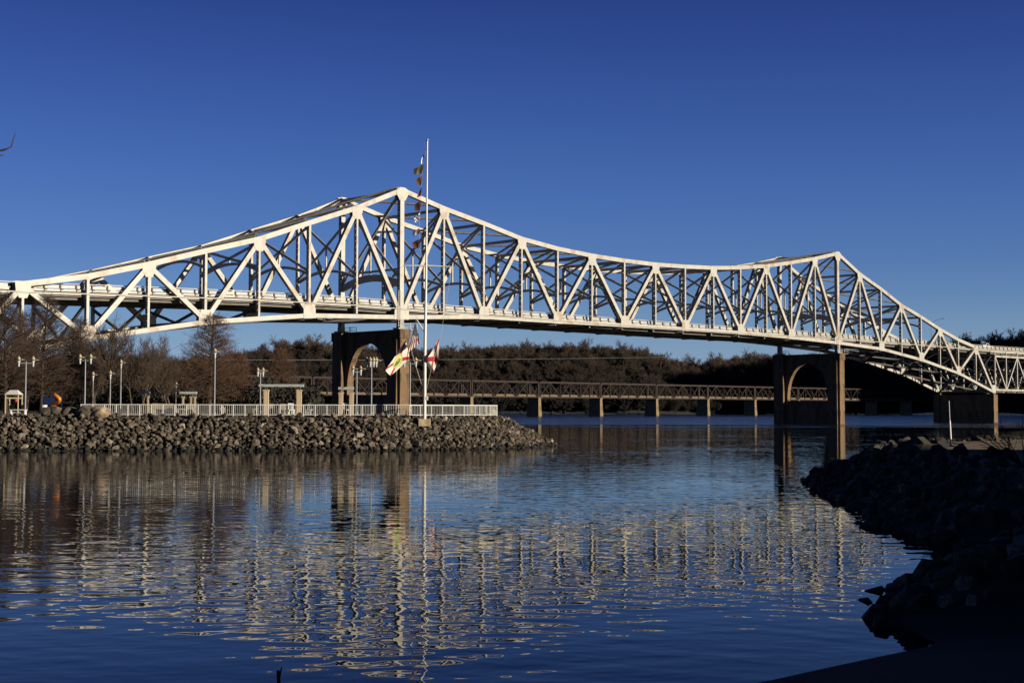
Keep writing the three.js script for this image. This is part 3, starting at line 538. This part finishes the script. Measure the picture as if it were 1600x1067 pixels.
// white railing along the edge
function railing(label, pts, group) {
  const o = thing('railing', label, 'railing', [0, 0, 0], 0, group), H = .95;
  for (let k = 0; k < pts.length - 1; k++) {
    const a = V(...pts[k]), b = V(...pts[k + 1]), up = V(0, 1, 0);
    new MB().beam(a.clone().addScaledVector(up, H), b.clone().addScaledVector(up, H), .06, .06).build('top_rail', M.white, o);
    new MB().beam(a.clone().addScaledVector(up, .12), b.clone().addScaledVector(up, .12), .04, .04).build('bottom_rail', M.white, o);
    new MB().beam(a, a.clone().addScaledVector(up, H + .02), .08, .08).build('post', M.white, o);
    const n = Math.max(2, Math.round(a.distanceTo(b) / .15)); for (let i = 1; i < n; i++) { const q = a.clone().lerp(b, i / n); new MB().beam(q.clone().addScaledVector(up, .14), q.clone().addScaledVector(up, H - .03), .022, .022).build('baluster', M.white, o); }
  }
  const e = V(...pts[pts.length - 1]); new MB().beam(e, e.clone().add(V(0, H + .02, 0)), .08, .08).build('post', M.white, o);
}
const edge = px => { const d = table([[100, 117.2], [330, 117.6], [583, 119.0], [700, 122], [778, 126.5]], px), x = atX(px, d, 2.8); return [x, 2.72, -d]; };
{
  const a = [], b = []; for (let px = 126; px <= 584; px += 18.32) a.push(edge(px)); for (let px = 640; px <= 780; px += 17.1) b.push(edge(px));
  railing('long white metal railing along the rock bank left of the flagpole', a);
  const last = b[b.length - 1]; b.push([last[0] - .6, 2.72, last[2] - 1.4], [last[0] - 1.6, 2.72, last[2] - 2.8], [last[0] - 2.8, 2.72, last[2] - 4]);
  const mid = []; for (let px = 584; px <= 645; px += 19.5) { const x = atX(px, 121.6, 2.8); mid.push([x, 2.74, -121.6]); } railing('middle stretch of white railing set back in front of the bridge pier', mid);
  railing('short white metal railing around the tip of the point right of the flagpole', b);
}
// pergolas of stone columns carrying a beam
function pergola(label, cols, beam, d, topPy, basePy, colW, dark) {
  const p0 = stand(cols.reduce((a, b) => a + b, 0) / cols.length, d), o = thing('pergola', label, 'pergola', p0), H = atY(topPy, d) - p0[1];
  for (const px of cols) {
    const x = atX(px, d, 3) - p0[0], m = new MB(); m.box(x, H - .03, 0, colW + .1, .09, colW + .1); const col = m.build('column', M.stonework, o), n = Math.round((H - .07) / .22), R = rng(Math.round(px * 7));
    for (let k = 0; k < n; k++) { const hh = (H - .07) / n; new MB().box(x + (R() - .5) * .02, (k + .5) * hh, (R() - .5) * .02, colW + (R() - .5) * .03, hh - .02, colW + (R() - .5) * .03).build('stone', M.stonework, col); }
    new MB().box(x, H * .5, 0, colW - .05, H - .08, colW - .05).build('core', M.stonework, col);
    for (const s of [-.1, .1]) new MB().box(x + s, H + .14, 0, .05, .26, .05).build('bracket', M.pole, o);
  }
  const [bx0, bx1, dz = .26] = beam, x0 = atX(bx0, d, 4) - p0[0], x1 = atX(bx1, d, 4) - p0[0];
  for (const z of [-dz, 0, dz]) new MB().box((x0 + x1) / 2, H + .37, z, x1 - x0, .22, .12).build('beam', M.beam, o);
  return o;
}
pergola('large stone pergola with pale blue beams behind the railing', [415.5, 467], [405, 474], 121, 610, 649, .4, 0);
pergola('narrow stone pergola seen end on, right of the large one', [532.5, 549], [529, 552], 122, 614, 649, .36, 0);
pergola('small stone pergola standing farther back among the trees', [285.5, 298, 304], [281, 306.5], 134, 621, 645, .17, 0);
pergola('pair of stone pergola columns in the shade left of the others', [223, 230.5], [219, 233], 134, 620, 645, .17, 0);
// lamp posts with two lanterns
function lampPost(label, px, d, topPy, arm, turn, heads = 2, H0) {
  const p = stand(px, d), o = thing('lamp_post', label, 'lamp post', p, turn, undefined), H = H0 ?? atY(topPy, d) - p[1];
  new MB().tube([V(0, 0, 0), V(0, .25, 0), V(0, .3, 0), V(0, H, 0)], [.13, .13, .075, .055], 10).build('pole', M.pole, o);
  if (arm) new MB().beam(V(-arm, H - .15, 0), V(arm, H - .15, 0), .09, .09).build('arm', M.pole, o);
  const xs = heads === 1 ? [0] : heads === 4 ? [-arm, arm, -arm * .35, arm * .35] : [-arm, arm];
  xs.forEach((x, k) => {
    const z = heads === 4 && k > 1 ? arm * .8 : 0, y = H - (heads === 1 ? 0 : .45);
    const cup = new THREE.LatheGeometry([[.02, 0], [.07, .02], [.09, .35], [.15, .5], [.13, .52], [0, .5]].map(q => new THREE.Vector2(q[0], q[1])), 14); mesh('lantern_cup', cup, M.cup, o).position.set(x, y, z);
    mesh('globe', new THREE.SphereGeometry(.155, 14, 10), M.globe, o).position.set(x, y + .66, z);
    mesh('cap', new THREE.ConeGeometry(.09, .1, 12), M.cup, o).position.set(x, y + .85, z);
    const disc = new THREE.CylinderGeometry(.3, .3, .03, 18); mesh('reflector', disc, M.shade, o).position.set(x + .18, y + .58, z);
  });
  return o;
}
lampPost('leftmost two-lantern lamp post, beside the white bench', 38.5, 117.5, 566, .58, .1);
lampPost('two-lantern lamp post behind the grey boulders', 131.5, 124, 562, .48, -.1);
lampPost('lamp post with its lanterns seen edge on, in front of the rust-brown cypress', 334.5, 121, 561, .0, 0, 1);
lampPost('small two-lantern lamp post at the left end of the large pergola', 406, 136, 582, .25, .3);
lampPost('two-lantern lamp post just right of the narrow pergola', 557, 124, 579, .34, .1);
lampPost('four-lantern lamp post in front of the bridge pier arch', 580, 124, 566, .42, .2, 4);
lampPost('two-lantern lamp post below the white flag, left of the flagpole', 640.5, 123.5, 566, .5, 0);
[[144, 591, 'slim pole lamp right of the two-lantern post'], [171, 589, 'slim pole lamp at the left end of the railing'], [187.5, 572, 'tall slim pole lamp among the grey trees'], [274, 606, 'short pale pole lamp beside the pale-barked tree']].forEach(([px, py, l]) => lampPost(l, px, 138, py + 5, 0, 0, 1));

// flagpole, signal flags and flags
const FD = 119.5, fp = stand(663.5, FD), poleTop = at(667, 220, FD);
{
  const o = thing('flagpole', 'tall white nautical flagpole with a yardarm on the point', 'flagpole', fp), loc = (px, py, dz = 0) => at(px, py, FD + dz).sub(V(...fp));
  new MB().tube([V(0, .4, 0), V(.0, 6, 0), loc(665.6, 420), loc(667, 220)], [.14, .13, .09, .06], 14).build('pole', M.white, o);
  mesh('finial', new THREE.SphereGeometry(.12, 12, 8), M.shade, o).position.copy(loc(667, 219));
  new MB().tube([loc(629, 415.5), loc(667, 415.5), loc(706, 417)], [.05, .085, .05], 8).build('yardarm', M.white, o);
  new MB().tube([loc(664, 520), loc(651, 500)], [.06, .04], 8).build('gaff', M.white, o);
  new MB().box(0, .25, 0, .95, .6, .8).build('plinth', M.stonework, o); new MB().box(.22, 2.3, .1, .16, .35, .1).build('cleat_box', M.white, o);
  const line = (...q) => new MB().tube(q, .012, 4).build('halyard', M.rope, o);
  line(loc(666, 232), loc(660, 250), loc(655, 345), loc(654, 386), loc(659, 400), loc(661, 412)); line(loc(650, 500), loc(643, 552), loc(662, 612)); line(loc(642, 545), loc(663, 614)); line(loc(706, 417), loc(688, 528), loc(675, 570), loc(667, 607));
}
function cloth(name, label, corners, map, ripple, fold = 3, nu = 22, nv = 16, show = 1) { // corners: hoist top, fly top, fly bottom, hoist bottom
  const [A, Bc, C, D] = corners.map(c => at(c[0], c[1], FD + (c[2] || 0))), p = [], u = [], idx = [], o = A.clone();
  for (let j = 0; j <= nv; j++) for (let i = 0; i <= nu; i++) {
    const s = i / nu, t = j / nv, q = A.clone().lerp(Bc, s).lerp(D.clone().lerp(C, s), t); q.z += ripple * Math.sin(s * fold * 3 + t * 2.2) * (.25 + s) + ripple * .5 * Math.sin(t * 5 + s * 2); q.x += ripple * .35 * Math.sin(t * 4.5 + s * 3) * s; q.y += ripple * .2 * Math.sin(s * 6 + t); q.sub(o);
    p.push(q.x, q.y, q.z); u.push(s, 1 - t * show);
  }
  for (let j = 0; j < nv; j++) for (let i = 0; i < nu; i++) { const a = j * (nu + 1) + i, b = a + nu + 1; idx.push(a, b, b + 1, a, b + 1, a + 1); }
  const g = new THREE.BufferGeometry(); g.setAttribute('position', new THREE.Float32BufferAttribute(p, 3)); g.setAttribute('uv', new THREE.Float32BufferAttribute(u, 2)); g.setIndex(idx); g.computeVertexNormals();
  const m = mesh(numbered(name), g, new THREE.MeshPhysicalMaterial({ map, roughness: .9, side: THREE.DoubleSide, transmission: .12, thickness: 0 }), scene); m.position.copy(o); tag(m, label, 'flag'); return m;
}
function canvas(w, h, draw) { const c = document.createElement('canvas'); c.width = w; c.height = h; draw(c.getContext('2d'), w, h); const t = new THREE.CanvasTexture(c); t.colorSpace = THREE.SRGBColorSpace; return t; }
const saltire = (g, w, h, col, lw) => { g.strokeStyle = col; g.lineWidth = lw; g.beginPath(); g.moveTo(0, 0); g.lineTo(w, h); g.moveTo(w, 0); g.lineTo(0, h); g.stroke(); };
const starTex = canvas(380, 200, (g, w, h) => { for (let k = 0; k < 13; k++) { g.fillStyle = k % 2 ? '#b8b0aa' : '#5c0a16'; g.fillRect(0, k * h / 13, w, h / 13 + 1); } g.fillStyle = '#0a0f28'; g.fillRect(0, 0, w * .4, h * 7 / 13); g.fillStyle = '#e8e4dc'; for (let r = 0; r < 9; r++) for (let c = 0; c < (r % 2 ? 5 : 6); c++) { const x = w * .4 * (c + (r % 2 ? 1 : .5)) / 6, y = h * 7 / 13 * (r + .5) / 9; g.beginPath(); for (let q = 0; q < 10; q++) { const a = -Math.PI / 2 + q * Math.PI / 5, rr = q % 2 ? 2 : 4.6; g.lineTo(x + rr * Math.cos(a), y + rr * Math.sin(a)); } g.fill(); } });
const sealTex = canvas(360, 240, (g, w, h) => { g.fillStyle = '#cdc6bc'; g.fillRect(0, 0, w, h); saltire(g, w, h, '#98261c', 38); g.fillStyle = '#aaa056'; g.beginPath(); g.arc(w / 2, h / 2, 84, 0, 7); g.fill(); g.fillStyle = '#ccc878'; g.beginPath(); g.arc(w / 2, h / 2, 66, 0, 7); g.fill(); g.fillStyle = '#4c7a3c'; g.beginPath(); g.ellipse(w / 2 + 10, h / 2 + 12, 56, 36, 0, 0, 7); g.fill(); g.fillStyle = '#b09a48'; g.beginPath(); g.arc(w / 2 - 12, h / 2 - 14, 22, 0, 7); g.fill(); g.fillStyle = '#3c5c30'; g.fillRect(w / 2 + 14, h / 2 - 36, 7, 60); });
const crossTex = canvas(360, 240, (g, w, h) => { g.fillStyle = '#b4aaa4'; g.fillRect(0, 0, w, h); saltire(g, w, h, '#7c0c18', 50); });  // white greyed: shade on the cloth is put into the colour
cloth('national_flag', 'limp flag of red and white stripes with a dark blue starred corner', [[648.5, 504, -.5], [636, 553, -.7], [656, 536, -.6], [653.5, 522, -.6]], starTex, .10, 3, 22, 16, .72);
cloth('state_flag', 'white flag with red diagonal cross and yellow green seal, left of the flagpole', [[634, 532], [602, 578, -.3], [609.5, 588, .1], [640, 560.5, .3]], sealTex, .10, 2);
cloth('state_flag', 'drooping white flag with red diagonal cross, right of the flagpole', [[686.5, 529], [665.5, 562, -.2], [675, 587, .3], [684, 566, .1]], crossTex, .2, 3);
const solid = (...cols) => canvas(64, 64, (g, w, h) => cols.forEach((c, i) => { g.fillStyle = c; g.fillRect(i * w / cols.length, 0, w / cols.length + 1, h); }));
const checks = (a, b) => canvas(64, 64, (g, w, h) => { for (let i = 0; i < 4; i++) for (let j = 0; j < 4; j++) { g.fillStyle = (i + j) % 2 ? a : b; g.fillRect(i * 16, j * 16, 16, 16); } });
[[[[663.5, 237], [659, 246], [657, 257], [661, 252]], solid('#10141c', '#20242c', '#e0e4ea'), 'topmost signal flag, dark with a white end'],
 [[[661.5, 257], [646, 264], [645.5, 273], [659.5, 271]], solid('#2a2414', '#7c6018', '#14100a'), 'yellow and black signal flag, second from the top'],
 [[[659.5, 274], [648.5, 281], [652, 290], [658.5, 289]], solid('#664410', '#4c300c'), 'ochre yellow signal flag, third from the top'],
 [[[658.5, 292], [654, 300], [650.5, 309], [657.5, 306]], solid('#3a0c10', '#54141a'), 'dark red pennant below the ochre signal flag'],
 [[[657, 313], [647, 320], [647.5, 330], [657, 329]], solid('#48100c', '#280a0a'), 'dark red square signal flag, fifth from the top'],
 [[[655.5, 333], [646.5, 339], [648, 348], [655.5, 345]], checks('#101830', '#d0d4dc'), 'dark blue and white checked signal flag'],
 [[[655, 357], [645, 362], [644, 368], [655, 366]], solid('#6a1018', '#b0b0b4', '#14141c'), 'red white and black signal flag beneath the checked one'],
 [[[655, 374], [643, 379], [647, 389], [655.5, 387]], solid('#2a0c0e', '#4a1414'), 'dark maroon signal flag, lowest of the string']].forEach(([c, t, l], i) => cloth('signal_flag', l, c, t, .05, 2, 10, 8));

// boulders beside the railing
[[73, 652, .9, .46, 118.5, .4, 'dark boulder at the left end of the boulder row'], [86, 651, .5, .5, 118.3, .9, 'grey boulder with a lit right face beside the dark one'], [109, 650, .65, .48, 118.2, .85, 'rounded brown boulder in the middle of the row'], [137, 651, .95, .6, 117.4, .8, 'low brown boulder left of the bright one'], [156, 648, .78, .58, 117.2, 2.1, 'bright tan boulder beside the end of the railing']].forEach(([px, py, rx, ry, d, c, l], i) => {
  const g = new THREE.IcosahedronGeometry(1, 5), p = g.attributes.position, sd = i * 9.1; for (let k = 0; k < p.count; k++) { const v = V().fromBufferAttribute(p, k), f = 1 + .32 * (hash2(v.x * 1.6 + sd + 9, v.y * 1.6 + v.z + 9) - .5) + .12 * (hash3(v.x * 4 + v.z * 2 + 20, v.y * 4 + sd + 20) - .5); v.multiplyScalar(f); p.setXYZ(k, v.x * rx, v.y * ry, v.z * .8); } g.computeVertexNormals();
  const x = atX(px, d, 2.7), m = mesh(numbered('boulder'), g, std([.34 * c, .26 * c, .185 * c], .95, { map: rockTex }), scene); m.position.set(x, gy(x, d) + ry * .34, -d); m.rotation.y = i; tag(m, l, 'boulder');
});
// playground: shelter, bench, orange slide, blue climber
{
  const d = 124, p = stand(20, d), o = thing('shelter', 'small shelter with white hipped roof on pale yellow posts at far left', 'shelter', p), H = 1.75;
  for (const [x, z] of [[-.52, .5], [.58, .5], [-.52, -.5], [.58, -.5]]) new MB().box(x, H / 2, z, .07, H, .07).build('post', M.yellow, o);
  for (const z of [.5, -.5]) new MB().box(.03, H - .3, z, 1.2, .1, .06).build('crossbeam', M.yellow, o);
  const r = new MB(), q = [V(-.6, H, .62), V(.66, H, .62), V(.66, H, -.62), V(-.6, H, -.62)], t = [V(-.3, H + .4, .1), V(.36, H + .4, .1), V(.36, H + .4, -.1), V(-.3, H + .4, -.1)]; for (let i = 0; i < 4; i++) r.quad(q[i], q[(i + 1) % 4], t[(i + 1) % 4], t[i]); r.quad(t[0], t[1], t[2], t[3]); r.quad(q[3], q[2], q[1], q[0]); r.build('roof', M.white, o);
  const b = mesh(numbered('ball'), new THREE.SphereGeometry(.16, 14, 10), M.red, scene); b.position.set(p[0] + .25, p[1] + 1.25, p[2] + .1); tag(b, 'round red sign or toy hanging inside the white-roofed shelter', 'toy');
  const bp = stand(28, 117.3), bench = thing('bench', 'white bench on the gravel in front of the shelter', 'bench', bp);
  for (const z of [-.12, .12]) new MB().box(0, .42, z, 1.35, .06, .2).build('seat', M.white, bench); for (const x of [-.58, .58]) new MB().box(x, .2, 0, .08, .4, .4).build('leg', M.white, bench); new MB().box(0, .2, 0, 1.1, .05, .06).build('stretcher', M.white, bench);
  const sp = stand(93, 121), slide = thing('slide', 'bright orange twisting playground slide behind the boulders', 'slide', [sp[0], sp[1] + .12, sp[2] + 1.2]), pts = [], rad = [];
  [[-.15, 1.55], [.1, 1.45], [.42, 1.2], [.3, .98], [-.05, .82], [-.35, .62], [-.2, .48], [.15, .4], [.4, .3]].forEach(([x, y], k) => pts.push(V(x, y, .35 * Math.sin(k * .9))));
  const curve = new THREE.CatmullRomCurve3(pts); new MB().tube(curve.getPoints(40), .17, 10).build('chute', M.orange, slide); new MB().box(.42, .8, -.3, .07, 1.6, .07).build('post', M.blue, slide); new MB().box(-.3, .8, -.3, .07, 1.6, .07).build('post', M.blue, slide);
  const cp = stand(75, 123), cl = thing('climbing_frame', 'dark blue playground climbing frame left of the orange slide', 'climbing frame', cp);
  for (const x of [-.35, .35]) for (const z of [-.35, .35]) new MB().box(x, .8, z, .09, 1.6, .09).build('post', M.blue, cl); new MB().box(0, .75, 0, .8, .08, .8).build('platform', M.blue, cl); new MB().box(0, 1.15, .37, .64, .62, .04).build('panel', M.blue, cl); new MB().box(-.37, 1.1, 0, .04, .6, .62).build('panel', M.blue, cl);
  const wb = stand(68, 119.5), bx = thing('bin', 'small white litter bin left of the boulders', 'bin', wb); mesh('drum', new THREE.CylinderGeometry(.26, .22, .75, 18), M.white, bx).position.y = .38; mesh('lid', new THREE.CylinderGeometry(.28, .28, .06, 18), M.cup, bx).position.y = .79;
}
// stone benches and blocks behind the railing
[[252, 1.9, 126, 'long pale stone bench left of the small pergola'], [283, .7, 125, 'short pale stone bench in front of the small pergola'], [296, .65, 126.5, 'short pale stone bench right of the small pergola columns'], [400, .6, 123, 'pale stone block left of the large pergola'], [421, .55, 124, 'pale stone block inside the large pergola by its left column'], [441, .5, 123, 'tan stone block in the middle of the large pergola']].forEach(([px, w, d, l]) => {
  const o = thing('stone_bench', l, 'bench', stand(px, d)); new MB().box(0, .52, 0, w, .12, .55).build('seat', M.benchStone, o); for (const s of [-1, 1]) new MB().box(s * w * .36, .23, 0, w * .2, .46, .45).build('leg', M.benchStone, o); new MB().box(0, .78, -.24, w, .4, .08).build('backrest', M.benchStone, o);
});
[[455, 'white metal chair inside the large pergola by its right column', .4], [483, 'white metal chair right of the large pergola', -.3], [541, 'white metal chair between the columns of the narrow pergola', .9]].forEach(([px, l, turn]) => {
  const o = thing('chair', l, 'chair', stand(px, 123), turn); new MB().box(0, .45, 0, .5, .05, .5).build('seat', M.white, o); for (let k = 0; k < 4; k++) new MB().box(-.2 + k * .133, .72, -.24, .05, .5, .04).build('back_slat', M.white, o); new MB().box(0, .98, -.24, .5, .06, .05).build('back_rail', M.white, o); for (const x of [-.22, .22]) for (const z of [-.22, .22]) new MB().box(x, .21, z, .05, .43, .05).build('leg', M.white, o);
});
{ const p = stand(345, 122), o = thing('stone_marker', 'rough pale stone marker behind the railing at the foot of the cypress', 'stone', p), g = stoneGeo(77, 18); g.scale(.42, .75, .35); mesh('block', g, M.benchStone, o).position.y = .5; }

/* ---- trees in the park */
const cyA = cypress(301, 11.5, 4.4, { n: 190 }), cyB = cypress(302, 12.5, 4.9, { n: 200 }), cyC = cypress(303, 10, 4.8, { n: 170, from: .2 });
const blA = broadleaf(311, 9, { levels: 5, kids: 4, fat: .9, limbs: 1 }), blB = broadleaf(312, 9, { levels: 5, kids: 4, fat: .9, stems: 3, bole: .3, limbs: 1 }), blC = broadleaf(313, 9, { levels: 5, kids: 4, fat: .9, stems: 2, limbs: 1 });
function tree(kind, geo, mats, px, d, topPy, label) { const p = stand(px, d); geo[1].computeBoundingBox(); geo[0].computeBoundingBox(); const h = Math.max(geo[1].boundingBox.max.y, geo[0].boundingBox.max.y); return plant(kind, geo, mats, label, 'tree', p, px * .7, (atY(topPy, d) - p[1]) / h); }
const rustM = [M.barkDark, M.twigRust], darkM = [M.barkDark, M.twigDark], greyM = [M.bark, M.twigGrey];
tree('cypress_tree', cyA, rustM, 326, 138, 484, 'rust-brown bald cypress with a pointed crown behind the single-lantern lamp post').scale.multiply(V(1.35, 1, 1.35));
tree('cypress_tree', cyC, rustM, 436, 160, 538, 'rust-brown cypress with level branches behind the large pergola');
tree('cypress_tree', cyB, darkM, 64, 134, 452, 'dark cypress behind the orange slide');
tree('cypress_tree', cyA, darkM, 8, 128, 450, 'dark cypress at the left edge behind the shelter');
tree('cypress_tree', cyC, darkM, 108, 146, 506, 'smaller dark cypress left of the two-lantern lamp post');
tree('cypress_tree', cyB, darkM, -45, 138, 470, 'dark cypress mostly beyond the left edge of the picture');
tree('cypress_tree', cyA, rustM, 372, 150, 548, 'lower rust-brown cypress right of the pointed one');
tree('cypress_tree', cyB, darkM, 30, 150, 478, 'dark cypress between the shelter and the orange slide, set back');
tree('cypress_tree', cyA, darkM, 122, 158, 490, 'dark narrow cypress set back behind the two-lantern lamp post');
tree('bare_tree', blA, greyM, 166, 142, 486, 'grey bare tree with upright twigs behind the left end of the railing');
tree('bare_tree', blC, greyM, 214, 150, 505, 'grey bare tree behind the shaded pergola columns');
tree('bare_tree', blB, [M.barkPale, M.twig], 268, 132, 556, 'bare tree with several pale stems left of the small pergola');
tree('bare_tree', blA, greyM, 242, 158, 520, 'grey bare tree between the shaded columns and the pale-stemmed tree');
tree('bare_tree', blC, greyM, 300, 156, 545, 'bare tree behind the small pergola');
tree('bare_tree', blB, greyM, 140, 156, 520, 'many-stemmed bare tree behind the boulders');
tree('bare_tree', blA, darkM, 40, 156, 510, 'dark bare tree standing behind the leftmost lamp post');
tree('bare_tree', blC, darkM, 88, 164, 530, 'dark bare tree far behind the orange slide');
tree('bare_tree', blB, darkM, 190, 172, 545, 'dark bare tree far behind the tall slim pole lamp');
tree('bare_tree', blC, darkM, 350, 168, 560, 'dark bare tree far behind the pointed cypress');
tree('bare_tree', blA, darkM, 280, 176, 560, 'dark bare tree farthest back behind the small pergola');
{ // dark scrub filling in between the trunks
  const mb = new MB(), Q = rng(33); for (let i = 0; i < 500; i++) { const a = V(Q() - .5, Q() - .5, Q() - .5).normalize().multiplyScalar(Math.pow(Q(), .4)), c = V(a.x * 1.6, 1 + a.y * 1.2, a.z * 1.6), u = V(Q() - .5, Q() - .5, Q() - .5).normalize().multiplyScalar(.13), v = aside(Q, u.clone().normalize(), 1.5).multiplyScalar(.1); mb.quad(c.clone().sub(u), c.clone().add(v), c.clone().add(u), c.clone().sub(v)); }
  const ms = [], cs = [], g = mb.geo(); for (let i = 0; i < 170; i++) { const px = lerp(-90, 500, Q()), d = lerp(148, 182, Q()) + (px < 300 ? lerp(0, 30, Q()) : 0), x = atX(px, d, 3); if (signedDistance(POINT, x, d) < 1.5) continue; const s = lerp(.8, 1.5, Q()), c = lerp(.6, 1.3, Q()); ms.push(pose(V(x, gy(x, d) - .2, -d), V(s, s * lerp(.9, 1.5, Q()), s), Q() * 6.28)); cs.push(lin(.016 * c, .017 * c, .009 * c)); }
  const s = instanced('undergrowth', g, std([1, 1, 1], .9, { side: THREE.DoubleSide }), ms, cs); tag(s, 'dark undergrowth between the tree trunks at the back of the park', 'undergrowth'); s.userData.kind = 'stuff';
}

/* ---------------------------------------------------------------- near bank: marker post, branches, stake */
{
  const d = 70, x = atX(1487, d), y = bankY(x, d), o = thing('marker_post', 'thin white marker post standing on the right headland', 'post', [x, y, -d]), H = atY(625, d) - y;
  new MB().tube([V(0, 0, 0), V(-.01, H * .14, 0)], [.05, .05], 10).build('foot', M.barkDark, o); new MB().tube([V(-.01, H * .14, 0), V(-.05, H * .55, 0)], [.046, .046], 10).build('sleeve', M.white, o); new MB().tube([V(-.05, H * .55, 0), V(-.08, H, 0)], [.03, .028], 10).build('rod', M.shade, o);
}
{
  const R = rng(71), geos = broadleaf(321, 10, { levels: 5, kids: 4, fat: .9 }), d = 46, px = 1760, x = atX(px, d, 5);
  plant('bare_tree', geos, darkM, 'bare tree just beyond the right edge, its twigs reaching into the picture', 'tree', [x, bankY(x, d) - .1, -d], 1.2, .62);
  for (const [xx, dd, s] of [[34, 26, 1.1], [30, 10, 1.2], [42, 40, 1], [24, -6, 1.2], [48, 18, 1.3], [36, -14, 1.2]]) plant('bare_tree', geos, darkM, 'bare tree on the bluff outside the picture at right', 'tree', [xx, bankY(xx, dd) - .2, -dd], xx, s, 'bare trees on the bluff at right');
  // low shrub whose bare stems cross the lit grass
  const mb = new MB(), st = new MB(), sx = atX(1600, 44), o = thing('bare_shrub', 'leafless shrub with arching stems on the right bank before the dry grass', 'shrub', [sx, bankY(sx, 44), -44]);
  for (let k = 0; k < 16; k++) { const a = R() * 6.28, g = grow(st, R, V(0, 0, 0), V(Math.cos(a) * .8 - .4, 1, Math.sin(a) * .8).normalize(), lerp(1, 2.3, R()), .02, .008, 5, 4, .25); for (let q = 0; q < 7; q++) grow(mb, R, along(g.pts, lerp(.3, 1, R())), aside(R, g.dir, .8), lerp(.3, .9, R()), .008, .004, 2, 3, .3); }
  st.build('stem', M.barkDark, o); mb.build('twigs', M.twigDark, o);
}
{ // tree beyond the left edge, one twig end in the picture
  const R = rng(81), tx = -8.4, td = 13, o = thing('bare_tree', 'near tree beyond the left edge with one forked twig against the sky', 'tree', [tx, bankY(tx, td), -td]), q = (px, py, d) => at(px, py, d).sub(o.position), tr = new MB(), cr = new MB();
  const base = grow(tr, R, V(0, -.2, 0), V(-.05, 1, 0), 9, .17, .05, 8, 8, .12);
  for (let k = 0; k < 18; k++) { const g = grow(tr, R, along(base.pts, lerp(.35, .98, R())), V(-.5 - R(), .6 * R(), (R() - .5) * 2).normalize(), lerp(1, 2.4, R()), .04, .012, 4, 5, .3); for (let j = 0; j < 6; j++) grow(cr, R, along(g.pts, lerp(.3, 1, R())), aside(R, g.dir, .8), lerp(.3, .9, R()), .011, .005, 2, 3, .3); }
  const dd = 14.5; tr.tube([along(base.pts, .62), q(-160, 262, dd - .6), q(-60, 248, dd), q(0, 236.5, dd), q(8, 235, dd)], [.045, .028, .018, .011, .009], 6);
  cr.tube([q(0, 236.5, dd), q(8, 234.5, dd), q(16, 231, dd), q(19, 220, dd), q(22.5, 209, dd)], [.011, .009, .008, .006, .004], 5); cr.tube([q(-60, 248, dd), q(-20, 245, dd), q(4, 244, dd)], [.012, .009, .004], 5);
  tr.build('trunk', M.barkDark, o); cr.build('crown', M.twigDark, o);
}
{ // weathered stake in the shallows
  const d = 17.6, x = atX(436, d, 0), o = thing('stake', 'dark weathered stake with a side prong standing in the water at lower left', 'stake', [x, -.6, -d]), m = new MB();
  m.tube([V(0, 0, 0), V(.01, .5, 0), V(-.01, .78, 0)], [.03, .026, .02], 8).build('shaft', M.barkDark, o); new MB().tube([V(0, .66, 0), V(.035, .82, 0)], [.014, .008], 6).build('prong', M.barkDark, o);
}

renderer.render(scene, camera);
